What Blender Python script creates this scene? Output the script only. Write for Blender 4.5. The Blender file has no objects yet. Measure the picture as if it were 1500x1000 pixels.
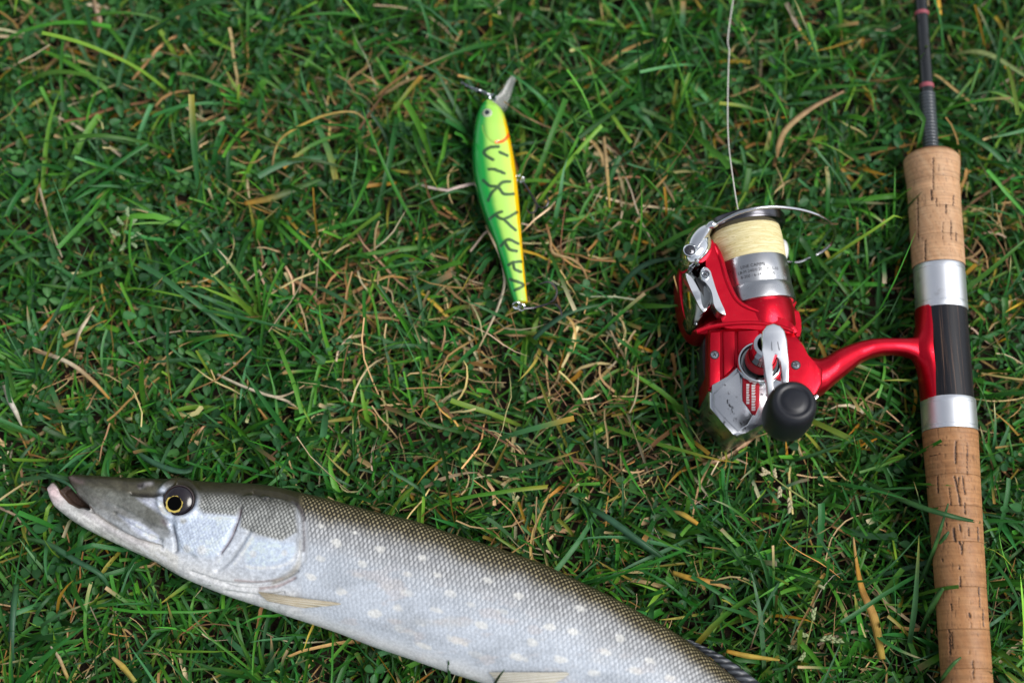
import bpy, bmesh, math
import numpy as np
from mathutils import Vector

# ------------------------------------------------------------------ scene, camera, light
scene = bpy.context.scene
COL = scene.collection
TILT = math.radians(16.0)
DIST = 0.694
ZREF = 0.020
LENS = 50.0
FPX = 1500 * LENS / 36.0
CAM = np.array([0.0, -DIST * math.sin(TILT), ZREF + DIST * math.cos(TILT)])
FWD = np.array([0.0, math.sin(TILT), -math.cos(TILT)])
UPV = np.array([0.0, math.cos(TILT), math.sin(TILT)])

cam_data = bpy.data.cameras.new('camera')
cam_data.lens = LENS
cam_data.sensor_width = 36.0
cam_data.clip_start = 0.02
cam_data.clip_end = 400.0
cam_data.dof.use_dof = True
cam_data.dof.focus_distance = 0.662
cam_data.dof.aperture_fstop = 3.3
cam_data.dof.aperture_blades = 9
cam = bpy.data.objects.new('camera', cam_data)
cam.location = CAM.tolist()
cam.rotation_euler = (TILT, 0, 0)
COL.objects.link(cam)
scene.camera = cam

SUN_EL, SUN_AZ = math.radians(56), math.radians(-12)      # azimuth measured from +X towards +Y
world = bpy.data.worlds.new('World')
scene.world = world
world.use_nodes = True
wn, wl = world.node_tree.nodes, world.node_tree.links
wn.clear()
wo = wn.new('ShaderNodeOutputWorld')
wb = wn.new('ShaderNodeBackground')
ws = wn.new('ShaderNodeTexSky')
ws.sky_type = 'NISHITA'
ws.sun_disc = False
ws.sun_elevation = SUN_EL
ws.sun_rotation = math.pi / 2 - SUN_AZ
ws.air_density = 1.0
ws.dust_density = 1.5
ws.ozone_density = 1.0
wh = wn.new('ShaderNodeHueSaturation')
wh.inputs['Saturation'].default_value = 0.30
wb.inputs['Strength'].default_value = 0.08
wl.new(ws.outputs[0], wh.inputs['Color'])
wl.new(wh.outputs[0], wb.inputs['Color'])
wl.new(wb.outputs[0], wo.inputs['Surface'])

sun_data = bpy.data.lights.new('sun', 'SUN')
sun_data.energy = 1.5
sun_data.angle = math.radians(34)
sun_data.color = (1.0, 0.97, 0.93)
sun = bpy.data.objects.new('sun', sun_data)
sd = Vector((math.cos(SUN_EL) * math.cos(SUN_AZ), math.cos(SUN_EL) * math.sin(SUN_AZ), math.sin(SUN_EL)))
sun.rotation_euler = sd.to_track_quat('Z', 'Y').to_euler()
sun.location = (sd * 3).to_tuple()
COL.objects.link(sun)

vs = scene.view_settings
vs.view_transform = 'Standard'
vs.look = 'None'
vs.exposure = 0.95
vs.gamma = 1.0
scene.render.engine = 'CYCLES'
scene.cycles.max_bounces = 8
scene.cycles.transparent_max_bounces = 8
scene.cycles.use_denoising = True

rng = np.random.default_rng(7)

# ------------------------------------------------------------------ measuring helpers
def W(px, py, z):
    """point of the horizontal plane at height z that the photograph shows at (px, py)"""
    a, b = (px - 750.0) / FPX, (500.0 - py) / FPX
    d = FWD + b * UPV + np.array([a, 0, 0])
    t = (z - CAM[2]) / d[2]
    return CAM + t * d

def WW(px, py, z):
    px, py, z = np.broadcast_arrays(np.asarray(px, float), np.asarray(py, float), np.asarray(z, float))
    a, b = (px - 750.0) / FPX, (500.0 - py) / FPX
    d = FWD + b[..., None] * UPV + a[..., None] * np.array([1.0, 0, 0])
    t = (z - CAM[2]) / d[..., 2]
    return CAM + t[..., None] * d

def PROJ(p):
    d = p - CAM
    dep = d @ FWD
    return 750 + FPX * d[..., 0] / dep, 500 - FPX * (d @ UPV) / dep

def mm_px(py, z, px=1100):
    """millimetres per photo pixel at that place"""
    p = W(px, py, z)
    return float((p - CAM) @ FWD) / FPX * 1000

def smooth(e0, e1, x):
    t = np.clip((x - e0) / (e1 - e0), 0, 1)
    return t * t * (3 - 2 * t)

def seg_dist(x, y, pts):
    d = np.full(x.shape, 1e9)
    for (x0, y0), (x1, y1) in zip(pts[:-1], pts[1:]):
        dx, dy = x1 - x0, y1 - y0
        t = np.clip(((x - x0) * dx + (y - y0) * dy) / max(dx * dx + dy * dy, 1e-9), 0, 1)
        d = np.minimum(d, np.hypot(x - x0 - t * dx, y - y0 - t * dy))
    return d

def poly_sd(x, y, poly):
    """distance to a closed outline, positive inside"""
    d = seg_dist(x, y, list(poly) + [poly[0]])
    ins = np.zeros(x.shape, bool)
    n = len(poly)
    for i in range(n):
        (x0, y0), (x1, y1) = poly[i], poly[(i + 1) % n]
        if y0 == y1:
            continue
        c = ((y0 > y) != (y1 > y)) & (x < (x1 - x0) * (y - y0) / (y1 - y0) + x0)
        ins ^= c
    return np.where(ins, d, -d)

def vnoise(x, y, seed=0):
    """smooth value noise"""
    xi, yi = np.floor(x).astype(np.int64), np.floor(y).astype(np.int64)
    fx, fy = x - xi, y - yi
    fx, fy = fx * fx * (3 - 2 * fx), fy * fy * (3 - 2 * fy)
    def h(a, b):
        n = (a * 374761393 + b * 668265263 + seed * 144665) & 0x7fffffff
        n = ((n ^ (n >> 13)) * 1274126177) & 0x7fffffff
        return ((n ^ (n >> 16)) & 0xffff) / 65535.0
    return (h(xi, yi) * (1 - fx) + h(xi + 1, yi) * fx) * (1 - fy) + (h(xi, yi + 1) * (1 - fx) + h(xi + 1, yi + 1) * fx) * fy

def fbm(x, y, seed=0, octv=4):
    v, a = 0, 0.5
    for k in range(octv):
        v = v + a * vnoise(x * 2 ** k, y * 2 ** k, seed + k)
        a *= 0.5
    return v / (1 - 0.5 ** octv)

def catmull(pts, n=8, closed=False):
    p = np.array(pts, float)
    m = len(p)
    out = []
    rngi = range(m) if closed else range(m - 1)
    for i in rngi:
        if closed:
            a, b, c, d = p[(i - 1) % m], p[i], p[(i + 1) % m], p[(i + 2) % m]
        else:
            a, b, c, d = p[max(i - 1, 0)], p[i], p[i + 1], p[min(i + 2, m - 1)]
        for k in range(n):
            t = k / n
            out.append(0.5 * (2 * b + (c - a) * t + (2 * a - 5 * b + 4 * c - d) * t * t + (3 * b - a - 3 * c + d) * t ** 3))
    if not closed:
        out.append(p[-1])
    return np.array(out)

# ------------------------------------------------------------------ materials
class NT:
    def __init__(s, name):
        s.m = bpy.data.materials.new(name)
        s.m.use_nodes = True
        s.n, s.l = s.m.node_tree.nodes, s.m.node_tree.links
        s.p = s.n['Principled BSDF']
    def new(s, t, **kw):
        n = s.n.new(t)
        for k, v in kw.items():
            setattr(n, k, v)
        return n
    def put(s, sock, v):
        if hasattr(v, 'is_output'):
            s.l.new(v, sock)
        else:
            sock.default_value = v
    def math(s, op, a, b=0.0, c=0.0):
        n = s.new('ShaderNodeMath', operation=op)
        for i, v in enumerate((a, b, c)):
            s.put(n.inputs[i], v)
        return n.outputs[0]
    def mix(s, f, a, b, mode='MIX'):
        n = s.new('ShaderNodeMix', data_type='RGBA', blend_type=mode)
        s.put(n.inputs[0], f); s.put(n.inputs[6], a); s.put(n.inputs[7], b)
        return n.outputs[2]
    def noise(s, vec, scale, detail=3, rough=0.55):
        n = s.new('ShaderNodeTexNoise')
        if vec is not None:
            s.l.new(vec, n.inputs['Vector'])
        n.inputs['Scale'].default_value = scale
        n.inputs['Detail'].default_value = detail
        n.inputs['Roughness'].default_value = rough
        return n.outputs['Fac']
    def ramp(s, f, lo, hi):
        n = s.new('ShaderNodeMapRange', interpolation_type='SMOOTHSTEP')
        s.put(n.inputs[0], f)
        n.inputs[1].default_value = lo; n.inputs[2].default_value = hi
        return n.outputs[0]
    def attr(s, name):
        return s.new('ShaderNodeAttribute', attribute_name=name)
    def coord(s, scale=(1, 1, 1)):
        t = s.new('ShaderNodeTexCoord')
        mp = s.new('ShaderNodeMapping')
        mp.inputs['Scale'].default_value = scale
        s.l.new(t.outputs['Object'], mp.inputs['Vector'])
        return mp.outputs[0]
    def bump(s, h, strength=0.3, dist=0.001, prev=None):
        n = s.new('ShaderNodeBump')
        n.inputs['Strength'].default_value = strength
        n.inputs['Distance'].default_value = dist
        s.put(n.inputs['Height'], h)
        if prev is not None:
            s.l.new(prev, n.inputs['Normal'])
        return n.outputs[0]
    def set(s, **kw):
        nm = dict(color='Base Color', rough='Roughness', metal='Metallic', spec='Specular IOR Level', coat='Coat Weight',
                  coat_rough='Coat Roughness', trans='Transmission Weight', normal='Normal', ior='IOR', alpha='Alpha', sheen='Sheen Weight',
                  sss='Subsurface Weight', aniso='Anisotropic')
        for k, v in kw.items():
            if isinstance(v, tuple) and len(v) == 3:
                v = v + (1.0,)
            s.put(s.p.inputs[nm[k]], v)
        return s

def metal(name, col, rough, wear=0.1, scale=900, brushed=None):
    t = NT(name)
    v = t.coord((1, 1, 1) if brushed is None else brushed)
    n = t.noise(v, scale, 3)
    n2 = t.noise(t.coord(), 110, 4, 0.65)
    r = t.math('ADD', rough, t.math('MULTIPLY', t.math('SUBTRACT', n2, 0.42), wear))
    dirt = t.math('MULTIPLY', t.ramp(n2, 0.56, 0.78), 0.35)
    t.set(metal=1.0, rough=r, color=t.mix(dirt, col + (1,), (0.16, 0.14, 0.11, 1)))
    t.set(normal=t.bump(n, 0.05 if brushed is None else 0.12, 0.0002))
    return t.m

def paint(name, col, rough=0.3, coat=0.6, metal_=0.0, spots=0.15):
    t = NT(name)
    n = t.noise(t.coord(), 420, 3)
    n2 = t.noise(t.coord(), 120, 5, 0.7)
    c = t.mix(t.math('MULTIPLY', t.ramp(n2, 0.45, 0.75), spots), col + (1,), tuple(x * 0.45 + 0.02 for x in col) + (1,))
    if 'red' in name:
        dust = t.math('MULTIPLY', t.ramp(t.noise(t.coord(), 1900, 2), 0.66, 0.74), t.ramp(n2, 0.42, 0.6))
        c = t.mix(t.math('MULTIPLY', dust, 0.55), c, (0.42, 0.26, 0.22, 1))
        scr = t.ramp(t.noise(t.coord((1500, 160, 700)), 1.0, 3), 0.66, 0.72)
        c = t.mix(t.math('MULTIPLY', scr, 0.35), c, (0.16, 0.004, 0.01, 1))
    t.set(color=c, rough=t.math('ADD', rough - 0.04, t.math('MULTIPLY', n2, 0.24)), coat=coat, coat_rough=0.12, metal=metal_)
    t.set(normal=t.bump(n, 0.04, 0.0003))
    return t.m

def vcol(name, attr='col', rough=0.5, **kw):
    t = NT(name)
    t.set(color=t.attr(attr).outputs['Color'], rough=rough, **kw)
    return t

M = {}
M['chrome'] = metal('chrome', (0.74, 0.76, 0.79), 0.06, 0.08)
M['dark_chrome'] = metal('dark_chrome', (0.26, 0.27, 0.27), 0.08, 0.10)
M['grey_chrome'] = metal('grey_chrome', (0.34, 0.36, 0.39), 0.16, 0.25)
M['bright'] = metal('bright_chrome', (0.88, 0.90, 0.93), 0.24, 0.10)
def make_cover():
    t = NT('blotched_cover')
    n = t.noise(t.coord((260, 150, 200)), 1.0, 5, 0.7)
    n2 = t.noise(t.coord(), 900, 3)
    w = t.math('MULTIPLY', t.ramp(t.math('ADD', n, t.math('MULTIPLY', n2, 0.12)), 0.62, 0.70), 0.9)  # dark noise patches mixed into the metal colour
    t.set(metal=1.0, color=t.mix(w, (0.50, 0.52, 0.55, 1), (0.035, 0.037, 0.04, 1)), rough=t.math('ADD', 0.15, t.math('MULTIPLY', n, 0.2)), normal=t.bump(n2, 0.05, 0.0003))
    return t.m
M['cover'] = make_cover()
M['spool_metal'] = metal('spool_metal', (0.50, 0.51, 0.53), 0.28, 0.25)
M['flange_metal'] = metal('flange_metal', (0.115, 0.115, 0.13), 0.22, 0.12)
M['satin'] = metal('satin_aluminium', (0.82, 0.84, 0.88), 0.42, 0.08)
M['wire'] = metal('wire_steel', (0.55, 0.56, 0.58), 0.22, 0.15)
M['hook'] = metal('hook_steel', (0.10, 0.095, 0.10), 0.25, 0.2)
M['red'] = paint('red_lacquer', (0.52, 0.003, 0.018), 0.27, 0.10, 0.85, 0.12)
M['dark_red'] = paint('dark_red_lacquer', (0.42, 0.004, 0.016), 0.35, 0.2, 0.5)
M['knob'] = paint('black_rubber', (0.004, 0.005, 0.010), 0.36, 0.05, 0, 0.3)
M['black'] = paint('black_plastic', (0.008, 0.008, 0.009), 0.4, 0.2)
M['print'] = paint('black_print', (0.03, 0.03, 0.032), 0.6, 0.0)
M['white'] = paint('white_print', (0.75, 0.72, 0.70), 0.5, 0.0)
M['plastic_white'] = paint('white_plastic', (0.72, 0.73, 0.74), 0.35, 0.3)
M['pink'] = paint('pink_thread', (0.30, 0.06, 0.08), 0.5, 0.5)
M['thread'] = paint('grey_thread', (0.05, 0.06, 0.07), 0.25, 0.8)
M['blank'] = paint('graphite_blank', (0.008, 0.010, 0.012), 0.16, 0.5)
M['orange'] = paint('orange_paint', (0.75, 0.16, 0.01), 0.3, 0.6)

def make_line_mat():
    t = NT('braided_line')
    v = t.attr('lay').outputs['Vector']
    n = t.noise(v, 1.0, 4, 0.6)
    t.set(color=t.mix(t.ramp(n, 0.3, 0.7), (0.60, 0.50, 0.22, 1), (0.84, 0.76, 0.47, 1)), rough=0.5, spec=0.4)
    t.set(normal=t.bump(n, 0.5, 0.0005))
    return t.m
M['line'] = make_line_mat()
M['mono'] = paint('pale_line', (0.62, 0.60, 0.54), 0.35, 0.3)

def make_seat_mat():
    t = NT('dark_wood_seat')
    n = t.noise(t.coord((900, 14, 900)), 1.0, 4, 0.7)
    n2 = t.noise(t.coord((90, 16, 90)), 1.0, 3)
    c = t.mix(t.ramp(n, 0.53, 0.72), (0.007, 0.007, 0.010, 1), (0.12, 0.072, 0.05, 1))
    c = t.mix(t.math('MULTIPLY', t.ramp(n2, 0.45, 0.7), 0.5), c, (0.016, 0.018, 0.025, 1))
    t.set(color=c, rough=0.42, spec=0.3, coat=0.06, coat_rough=0.25, normal=t.bump(n, 0.12, 0.0004))
    return t.m
M['seat'] = make_seat_mat()

def make_cork():
    t = vcol('cork', 'col', 0.55, spec=0.35)
    n = t.noise(t.coord(), 900, 4, 0.65)
    t.p.inputs['Roughness'].default_value = 0.5
    t.set(normal=t.bump(n, 0.18, 0.0006))
    return t.m
M['cork'] = make_cork()

def make_plant(name, rough, trans, spec=0.5):
    t = NT(name)
    a = t.attr('col').outputs['Color']
    uv = t.attr('buv').outputs['Vector']
    sx = t.new('ShaderNodeSeparateXYZ'); t.l.new(uv, sx.inputs[0])
    veins = t.math('SINE', t.math('MULTIPLY', sx.outputs[0], 34.0))
    n = t.noise(t.coord(), 260, 4, 0.65)
    c = t.mix(t.math('MULTIPLY', t.ramp(n, 0.4, 0.75), 0.35), a, t.mix(1.0, a, (0.55, 0.6, 0.45, 1), 'MULTIPLY'))
    c = t.mix(t.math('MULTIPLY', veins, 0.08), c, t.mix(1.0, a, (0.4, 0.45, 0.4, 1), 'MULTIPLY'))
    t.set(color=c, rough=t.math('ADD', rough, t.math('MULTIPLY', t.math('SUBTRACT', n, 0.5), 0.25)), spec=spec)
    t.set(normal=t.bump(t.math('MULTIPLY', veins, 0.5), 0.18, 0.0003))
    tr = t.new('ShaderNodeBsdfTranslucent')
    t.l.new(t.mix(1.0, c, (1.25, 1.3, 0.6, 1), 'MULTIPLY'), tr.inputs['Color'])
    ad = t.new('ShaderNodeMixShader')
    ad.inputs[0].default_value = trans
    out = t.n['Material Output']
    t.l.new(t.p.outputs[0], ad.inputs[1]); t.l.new(tr.outputs[0], ad.inputs[2])
    t.l.new(ad.outputs[0], out.inputs['Surface'])
    return t.m
M['grass'] = make_plant('grass_blade', 0.40, 0.17, 0.32)
M['clover'] = make_plant('clover_leaf', 0.48, 0.15, 0.26)
M['straw'] = make_plant('dry_straw', 0.7, 0.12, 0.25)

def make_ground():
    t = NT('soil_and_far_lawn')
    co = t.coord()
    n = t.noise(co, 160, 6, 0.7)
    n2 = t.noise(co, 700, 4)
    soil = t.mix(t.ramp(n, 0.35, 0.7), (0.010, 0.007, 0.005, 1), (0.035, 0.024, 0.015, 1))
    far = t.mix(t.noise(co, 35, 5, 0.7), (0.02, 0.04, 0.012, 1), (0.05, 0.09, 0.03, 1))
    ln = t.new('ShaderNodeVectorMath', operation='LENGTH'); t.l.new(co, ln.inputs[0])
    t.set(color=t.mix(t.ramp(ln.outputs['Value'], 0.55, 0.8), soil, far), rough=0.9, spec=0.15)
    t.set(normal=t.bump(n2, 0.6, 0.003))
    return t.m
M['ground'] = make_ground()

# ------------------------------------------------------------------ mesh helpers
class MB:
    def __init__(s):
        s.v, s.f, s.n = [], [], 0
    def add(s, v, f):
        v = np.asarray(v, float)
        s.v.append(v)
        s.f += [tuple(i + s.n for i in q) for q in f]
        s.n += len(v)
        return s
    def tube(s, pts, r, n=10, cap=True):
        p = np.asarray(pts, float)
        m = len(p)
        r = np.broadcast_to(np.asarray(r, float), (m,))
        tg = np.gradient(p, axis=0)
        tg /= np.linalg.norm(tg, axis=1)[:, None] + 1e-12
        ref = np.array([0, 0, 1.0]) if abs(tg[0][2]) < 0.9 else np.array([1.0, 0, 0])
        vs_ = []
        u = np.cross(tg[0], ref); u /= np.linalg.norm(u)
        for i in range(m):
            u = u - tg[i] * (u @ tg[i]); u /= np.linalg.norm(u) + 1e-12
            w = np.cross(tg[i], u)
            a = np.arange(n) * 2 * math.pi / n
            vs_.append(p[i] + r[i] * (np.cos(a)[:, None] * u + np.sin(a)[:, None] * w))
        f = [(i * n + j, i * n + (j + 1) % n, (i + 1) * n + (j + 1) % n, (i + 1) * n + j) for i in range(m - 1) for j in range(n)]
        if cap:
            f += [tuple(reversed(range(n))), tuple((m - 1) * n + j for j in range(n))]
        return s.add(np.concatenate(vs_), f)
    def lathe(s, cen, rad, axis, n=72, cap=False, up=(0, 0, 1.0), a0=0.0, a1=2 * math.pi):
        cen = np.asarray(cen, float); rad = np.asarray(rad, float)
        ax = np.asarray(axis, float) / np.linalg.norm(axis)
        upv = np.asarray(up, float)
        if abs(upv @ ax) > 0.98 * np.linalg.norm(upv): upv = np.array([0, 1.0, 0])
        w = upv - ax * (upv @ ax); w /= np.linalg.norm(w)
        u = np.cross(ax, w)
        full = abs(a1 - a0 - 2 * math.pi) < 1e-6
        k = n if full else n + 1
        a = a0 + (a1 - a0) * np.arange(k) / n
        ring = np.cos(a)[:, None] * u + np.sin(a)[:, None] * w
        v = (cen[:, None, :] + rad[:, None, None] * ring[None]).reshape(-1, 3)
        m = len(cen)
        f = []
        for i in range(m - 1):
            for j in range(n):
                j2 = (j + 1) % k
                f.append((i * k + j, i * k + j2, (i + 1) * k + j2, (i + 1) * k + j))
        if cap:
            f += [tuple(reversed(range(k))), tuple((m - 1) * k + j for j in range(k))]
        return s.add(v, f)
    def loft(s, A, B, z0, Ht, Hb, nphi=48, p=1.0, close=True):
        """slices between two edges A and B (world xy), domed upwards by Ht and downwards by Hb"""
        A, B = np.asarray(A), np.asarray(B)
        m = len(A)
        z0, Ht, Hb = (np.broadcast_to(np.asarray(q, float), (m,)) for q in (z0, Ht, Hb))
        ph = np.arange(nphi) * 2 * math.pi / nphi
        c, sn = np.cos(ph), np.sin(ph)
        zz = np.sign(sn) * np.abs(sn) ** p
        mid, hf = (A + B) / 2, (A - B) / 2
        v = np.zeros((m, nphi, 3))
        v[..., :2] = mid[:, None, :2] + hf[:, None, :2] * c[None, :, None]
        v[..., 2] = z0[:, None] + np.where(zz > 0, zz * Ht[:, None], zz * Hb[:, None])
        f = [(i * nphi + j, (i + 1) * nphi + j, (i + 1) * nphi + (j + 1) % nphi, i * nphi + (j + 1) % nphi) for i in range(m - 1) for j in range(nphi)]
        if close:
            f += [tuple(range(nphi)), tuple(reversed([(m - 1) * nphi + j for j in range(nphi)]))]
        s.add(v.reshape(-1, 3), f)
        return s
    def dome(s, poly, z_bot, z_edge, z_top, power=2.2, levels=(1.0, 0.97, 0.92, 0.84, 0.72, 0.55, 0.35, 0.15), centre=None):
        """pillow over an outline (world xy), star-shaped round its centre"""
        P = np.asarray(poly, float)[:, :2]
        c = P.mean(0) if centre is None else np.asarray(centre)[:2]
        n = len(P)
        rings = [np.column_stack([P, np.full(n, z_bot)])]
        for q in levels:
            z = z_edge + (z_top - z_edge) * (1 - q ** power) ** (1 / power)
            rings.append(np.column_stack([c + (P - c) * q, np.full(n, z)]))
        v = np.concatenate(rings + [np.array([[c[0], c[1], z_top]])])
        m = len(rings)
        f = [(i * n + j, i * n + (j + 1) % n, (i + 1) * n + (j + 1) % n, (i + 1) * n + j) for i in range(m - 1) for j in range(n)]
        f += [((m - 1) * n + j, (m - 1) * n + (j + 1) % n, m * n) for j in range(n)]
        f.append(tuple(reversed(range(n))))
        return s.add(v, f)
    def plate(s, poly, z1, z0, bevel=0.0008, seg=3):
        """outline extruded from z0 up to z1 with rounded upper edges"""
        P = np.asarray(poly, float)[:, :2]
        area = 0.5 * np.sum(P[:, 0] * np.roll(P[:, 1], -1) - np.roll(P[:, 0], -1) * P[:, 1])
        if area < 0:
            P = P[::-1]
        bm = bmesh.new()
        top = [bm.verts.new((x, y, z1)) for x, y in P]
        bot = [bm.verts.new((x, y, z0)) for x, y in P]
        n = len(P)
        ft = bm.faces.new(top)
        bm.faces.new(list(reversed(bot)))
        for j in range(n):
            k = (j + 1) % n
            bm.faces.new((top[j], bot[j], bot[k], top[k]))
        if bevel > 0:
            bmesh.ops.bevel(bm, geom=list(ft.edges), offset=bevel, segments=seg, profile=0.5, affect='EDGES', clamp_overlap=True)
        bmesh.ops.triangulate(bm, faces=[f for f in bm.faces if len(f.verts) > 4])
        bm.verts.index_update()
        v = [q.co[:] for q in bm.verts]
        f = [tuple(q.index for q in fc.verts) for fc in bm.faces]
        bm.free()
        return s.add(v, f)
    def build(s, name, mat, parent=None, root=None, sharp=35, attrs=None):
        v = np.concatenate(s.v)
        return mesh_obj(name, v, s.f, mat, parent, root, sharp, attrs)

CAPPERS = []          # solids that press the grass down

def mesh_obj(name, v, f, mat, parent=None, root=None, sharp=35, attrs=None, cap=True):
    v = np.asarray(v, float)
    if root is None:
        root = parent
        while root is not None and root.parent is not None:
            root = root.parent
    if root is not None:
        org = np.array(root.location)
    else:
        org = np.array([v[:, 0].mean(), v[:, 1].mean(), v[:, 2].min()])
    me = bpy.data.meshes.new(name)
    me.from_pydata((v - org).tolist(), [], [tuple(q) for q in f])
    me.update()
    finish(me, mat, sharp, attrs)
    o = bpy.data.objects.new(name, me)
    COL.objects.link(o)
    if parent is not None:
        o.parent = parent
    else:
        o.location = org.tolist()
    return o

def finish(me, mat, sharp, attrs):
    me.polygons.foreach_set('use_smooth', np.ones(len(me.polygons), bool))
    if sharp is not None and sharp < 170:
        me.set_sharp_from_angle(angle=math.radians(sharp))
    me.materials.append(mat)
    for k, a in (attrs or {}).items():
        set_attr(me, k, a)

def set_attr(me, name, a):
    a = np.asarray(a, np.float32)
    if a.ndim == 1:
        at = me.attributes.new(name, 'FLOAT', 'POINT'); at.data.foreach_set('value', a)
    elif name.startswith('col') or name.startswith('skin'):
        at = me.attributes.new(name, 'FLOAT_COLOR', 'POINT')
        if a.shape[1] == 3:
            a = np.column_stack([a, np.ones(len(a), np.float32)])
        at.data.foreach_set('color', a.astype(np.float32).ravel())
    else:
        at = me.attributes.new(name, 'FLOAT_VECTOR', 'POINT'); at.data.foreach_set('vector', a.ravel())

def root_at(name, loc, label, cat, group=None):
    o = bpy.data.objects.new(name, None)
    o.empty_display_size = 0.01
    o.location = tuple(float(q) for q in loc)
    COL.objects.link(o)
    return tag(o, label, cat, group)

def tag(o, label=None, cat=None, group=None, kind=None):
    if label: o['label'] = label
    if cat: o['category'] = cat
    if group: o['group'] = group
    if kind: o['kind'] = kind
    return o

def PXZ(pts, z):
    return np.array([W(x, y, z) for x, y in pts])

def cap_from(o, extra=0.0):
    """remember the underside of a part so that grass below it lies pressed down"""
    me = o.data
    n = len(me.vertices)
    co = np.empty(n * 3, np.float32); me.vertices.foreach_get('co', co)
    off = np.array(o.location, dtype=float)
    p = o.parent
    while p is not None:
        off = off + np.array(p.location); p = p.parent
    CAPPERS.append(co.reshape(-1, 3) + off)

# ------------------------------------------------------------------ ground
def build_ground():
    fine = np.arange(-0.7, 0.7001, 0.008)
    far = np.array([0.8, 1.0, 1.4, 2, 3, 5, 8, 14, 25, 45, 80, 130])
    ax = np.concatenate([-far[::-1], fine, far])
    X, Y = np.meshgrid(ax, ax, indexing='ij')
    near = smooth(0.75, 0.6, np.hypot(X, Y))
    Z = (fbm(X * 22 + 90, Y * 22 + 90, 3) - 0.6) * 0.010 * near
    n = len(ax)
    v = np.column_stack([X.ravel(), Y.ravel(), Z.ravel()])
    f = [(i * n + j, (i + 1) * n + j, (i + 1) * n + j + 1, i * n + j + 1) for i in range(n - 1) for j in range(n - 1)]
    me = bpy.data.meshes.new('ground')
    me.from_pydata(v.tolist(), [], f)
    finish(me, M['ground'], None, None)
    o = bpy.data.objects.new('ground', me)
    COL.objects.link(o)
    tag(o, 'dark brown soil under the lawn', 'ground', kind='structure')
build_ground()

# ------------------------------------------------------------------ pike
DORSAL = [(100, 694), (130, 696), (170, 699), (210, 701), (260, 703), (310, 706), (360, 708), (400, 712), (439, 721), (478, 730), (544, 748), (610, 764),
          (652, 778), (700, 794), (745, 808), (800, 828), (829, 842), (892, 872), (952, 905), (1003, 936), (1050, 972), (1100, 1012), (1150, 1050), (1200, 1082), (1260, 1112), (1330, 1140)]
VENTRAL = [(69, 715), (72, 730), (81, 742), (106, 762), (135, 779), (172, 797), (203, 811), (228, 823), (254, 838), (273, 848), (326, 870), (383, 889), (414, 900), (490, 925),
           (544, 946), (592, 962), (655, 984), (700, 998), (780, 1022), (860, 1050), (950, 1084), (1050, 1118), (1150, 1145), (1230, 1168), (1330, 1194)]
UPJAW = [(100, 703), (106, 714), (118, 728), (132, 741), (145, 753), (169, 769), (189, 780), (234, 796), (262, 800)]
LOWRIM = [(69, 713), (72, 707), (80, 705), (91, 721), (103, 734), (117, 743), (135, 747), (150, 738), (200, 730), (262, 728)]

def curve_y(pts, xs):
    p = catmull(pts, 6)
    order = np.argsort(p[:, 0], kind='stable')
    return np.interp(xs, p[order, 0], p[order, 1])

FX = np.array([60, 100, 150, 200, 262, 340, 430, 520, 650, 800, 950, 1100, 1220, 1330.0])
FH = np.array([3.5, 5.0, 8.5, 11.5, 14.0, 16.0, 18.0, 19.5, 20.5, 20.5, 19.0, 15.5, 10.5, 7.5]) / 1000
FZ = np.array([24, 24, 24.5, 25.5, 26.5, 27.5, 28.5, 29, 29.5, 29.5, 28.5, 26.5, 23.5, 22.0]) / 1000
def fish_H(x): return np.interp(x, FX, FH)
def fish_Z(x): return np.interp(x, FX, FZ)

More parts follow.
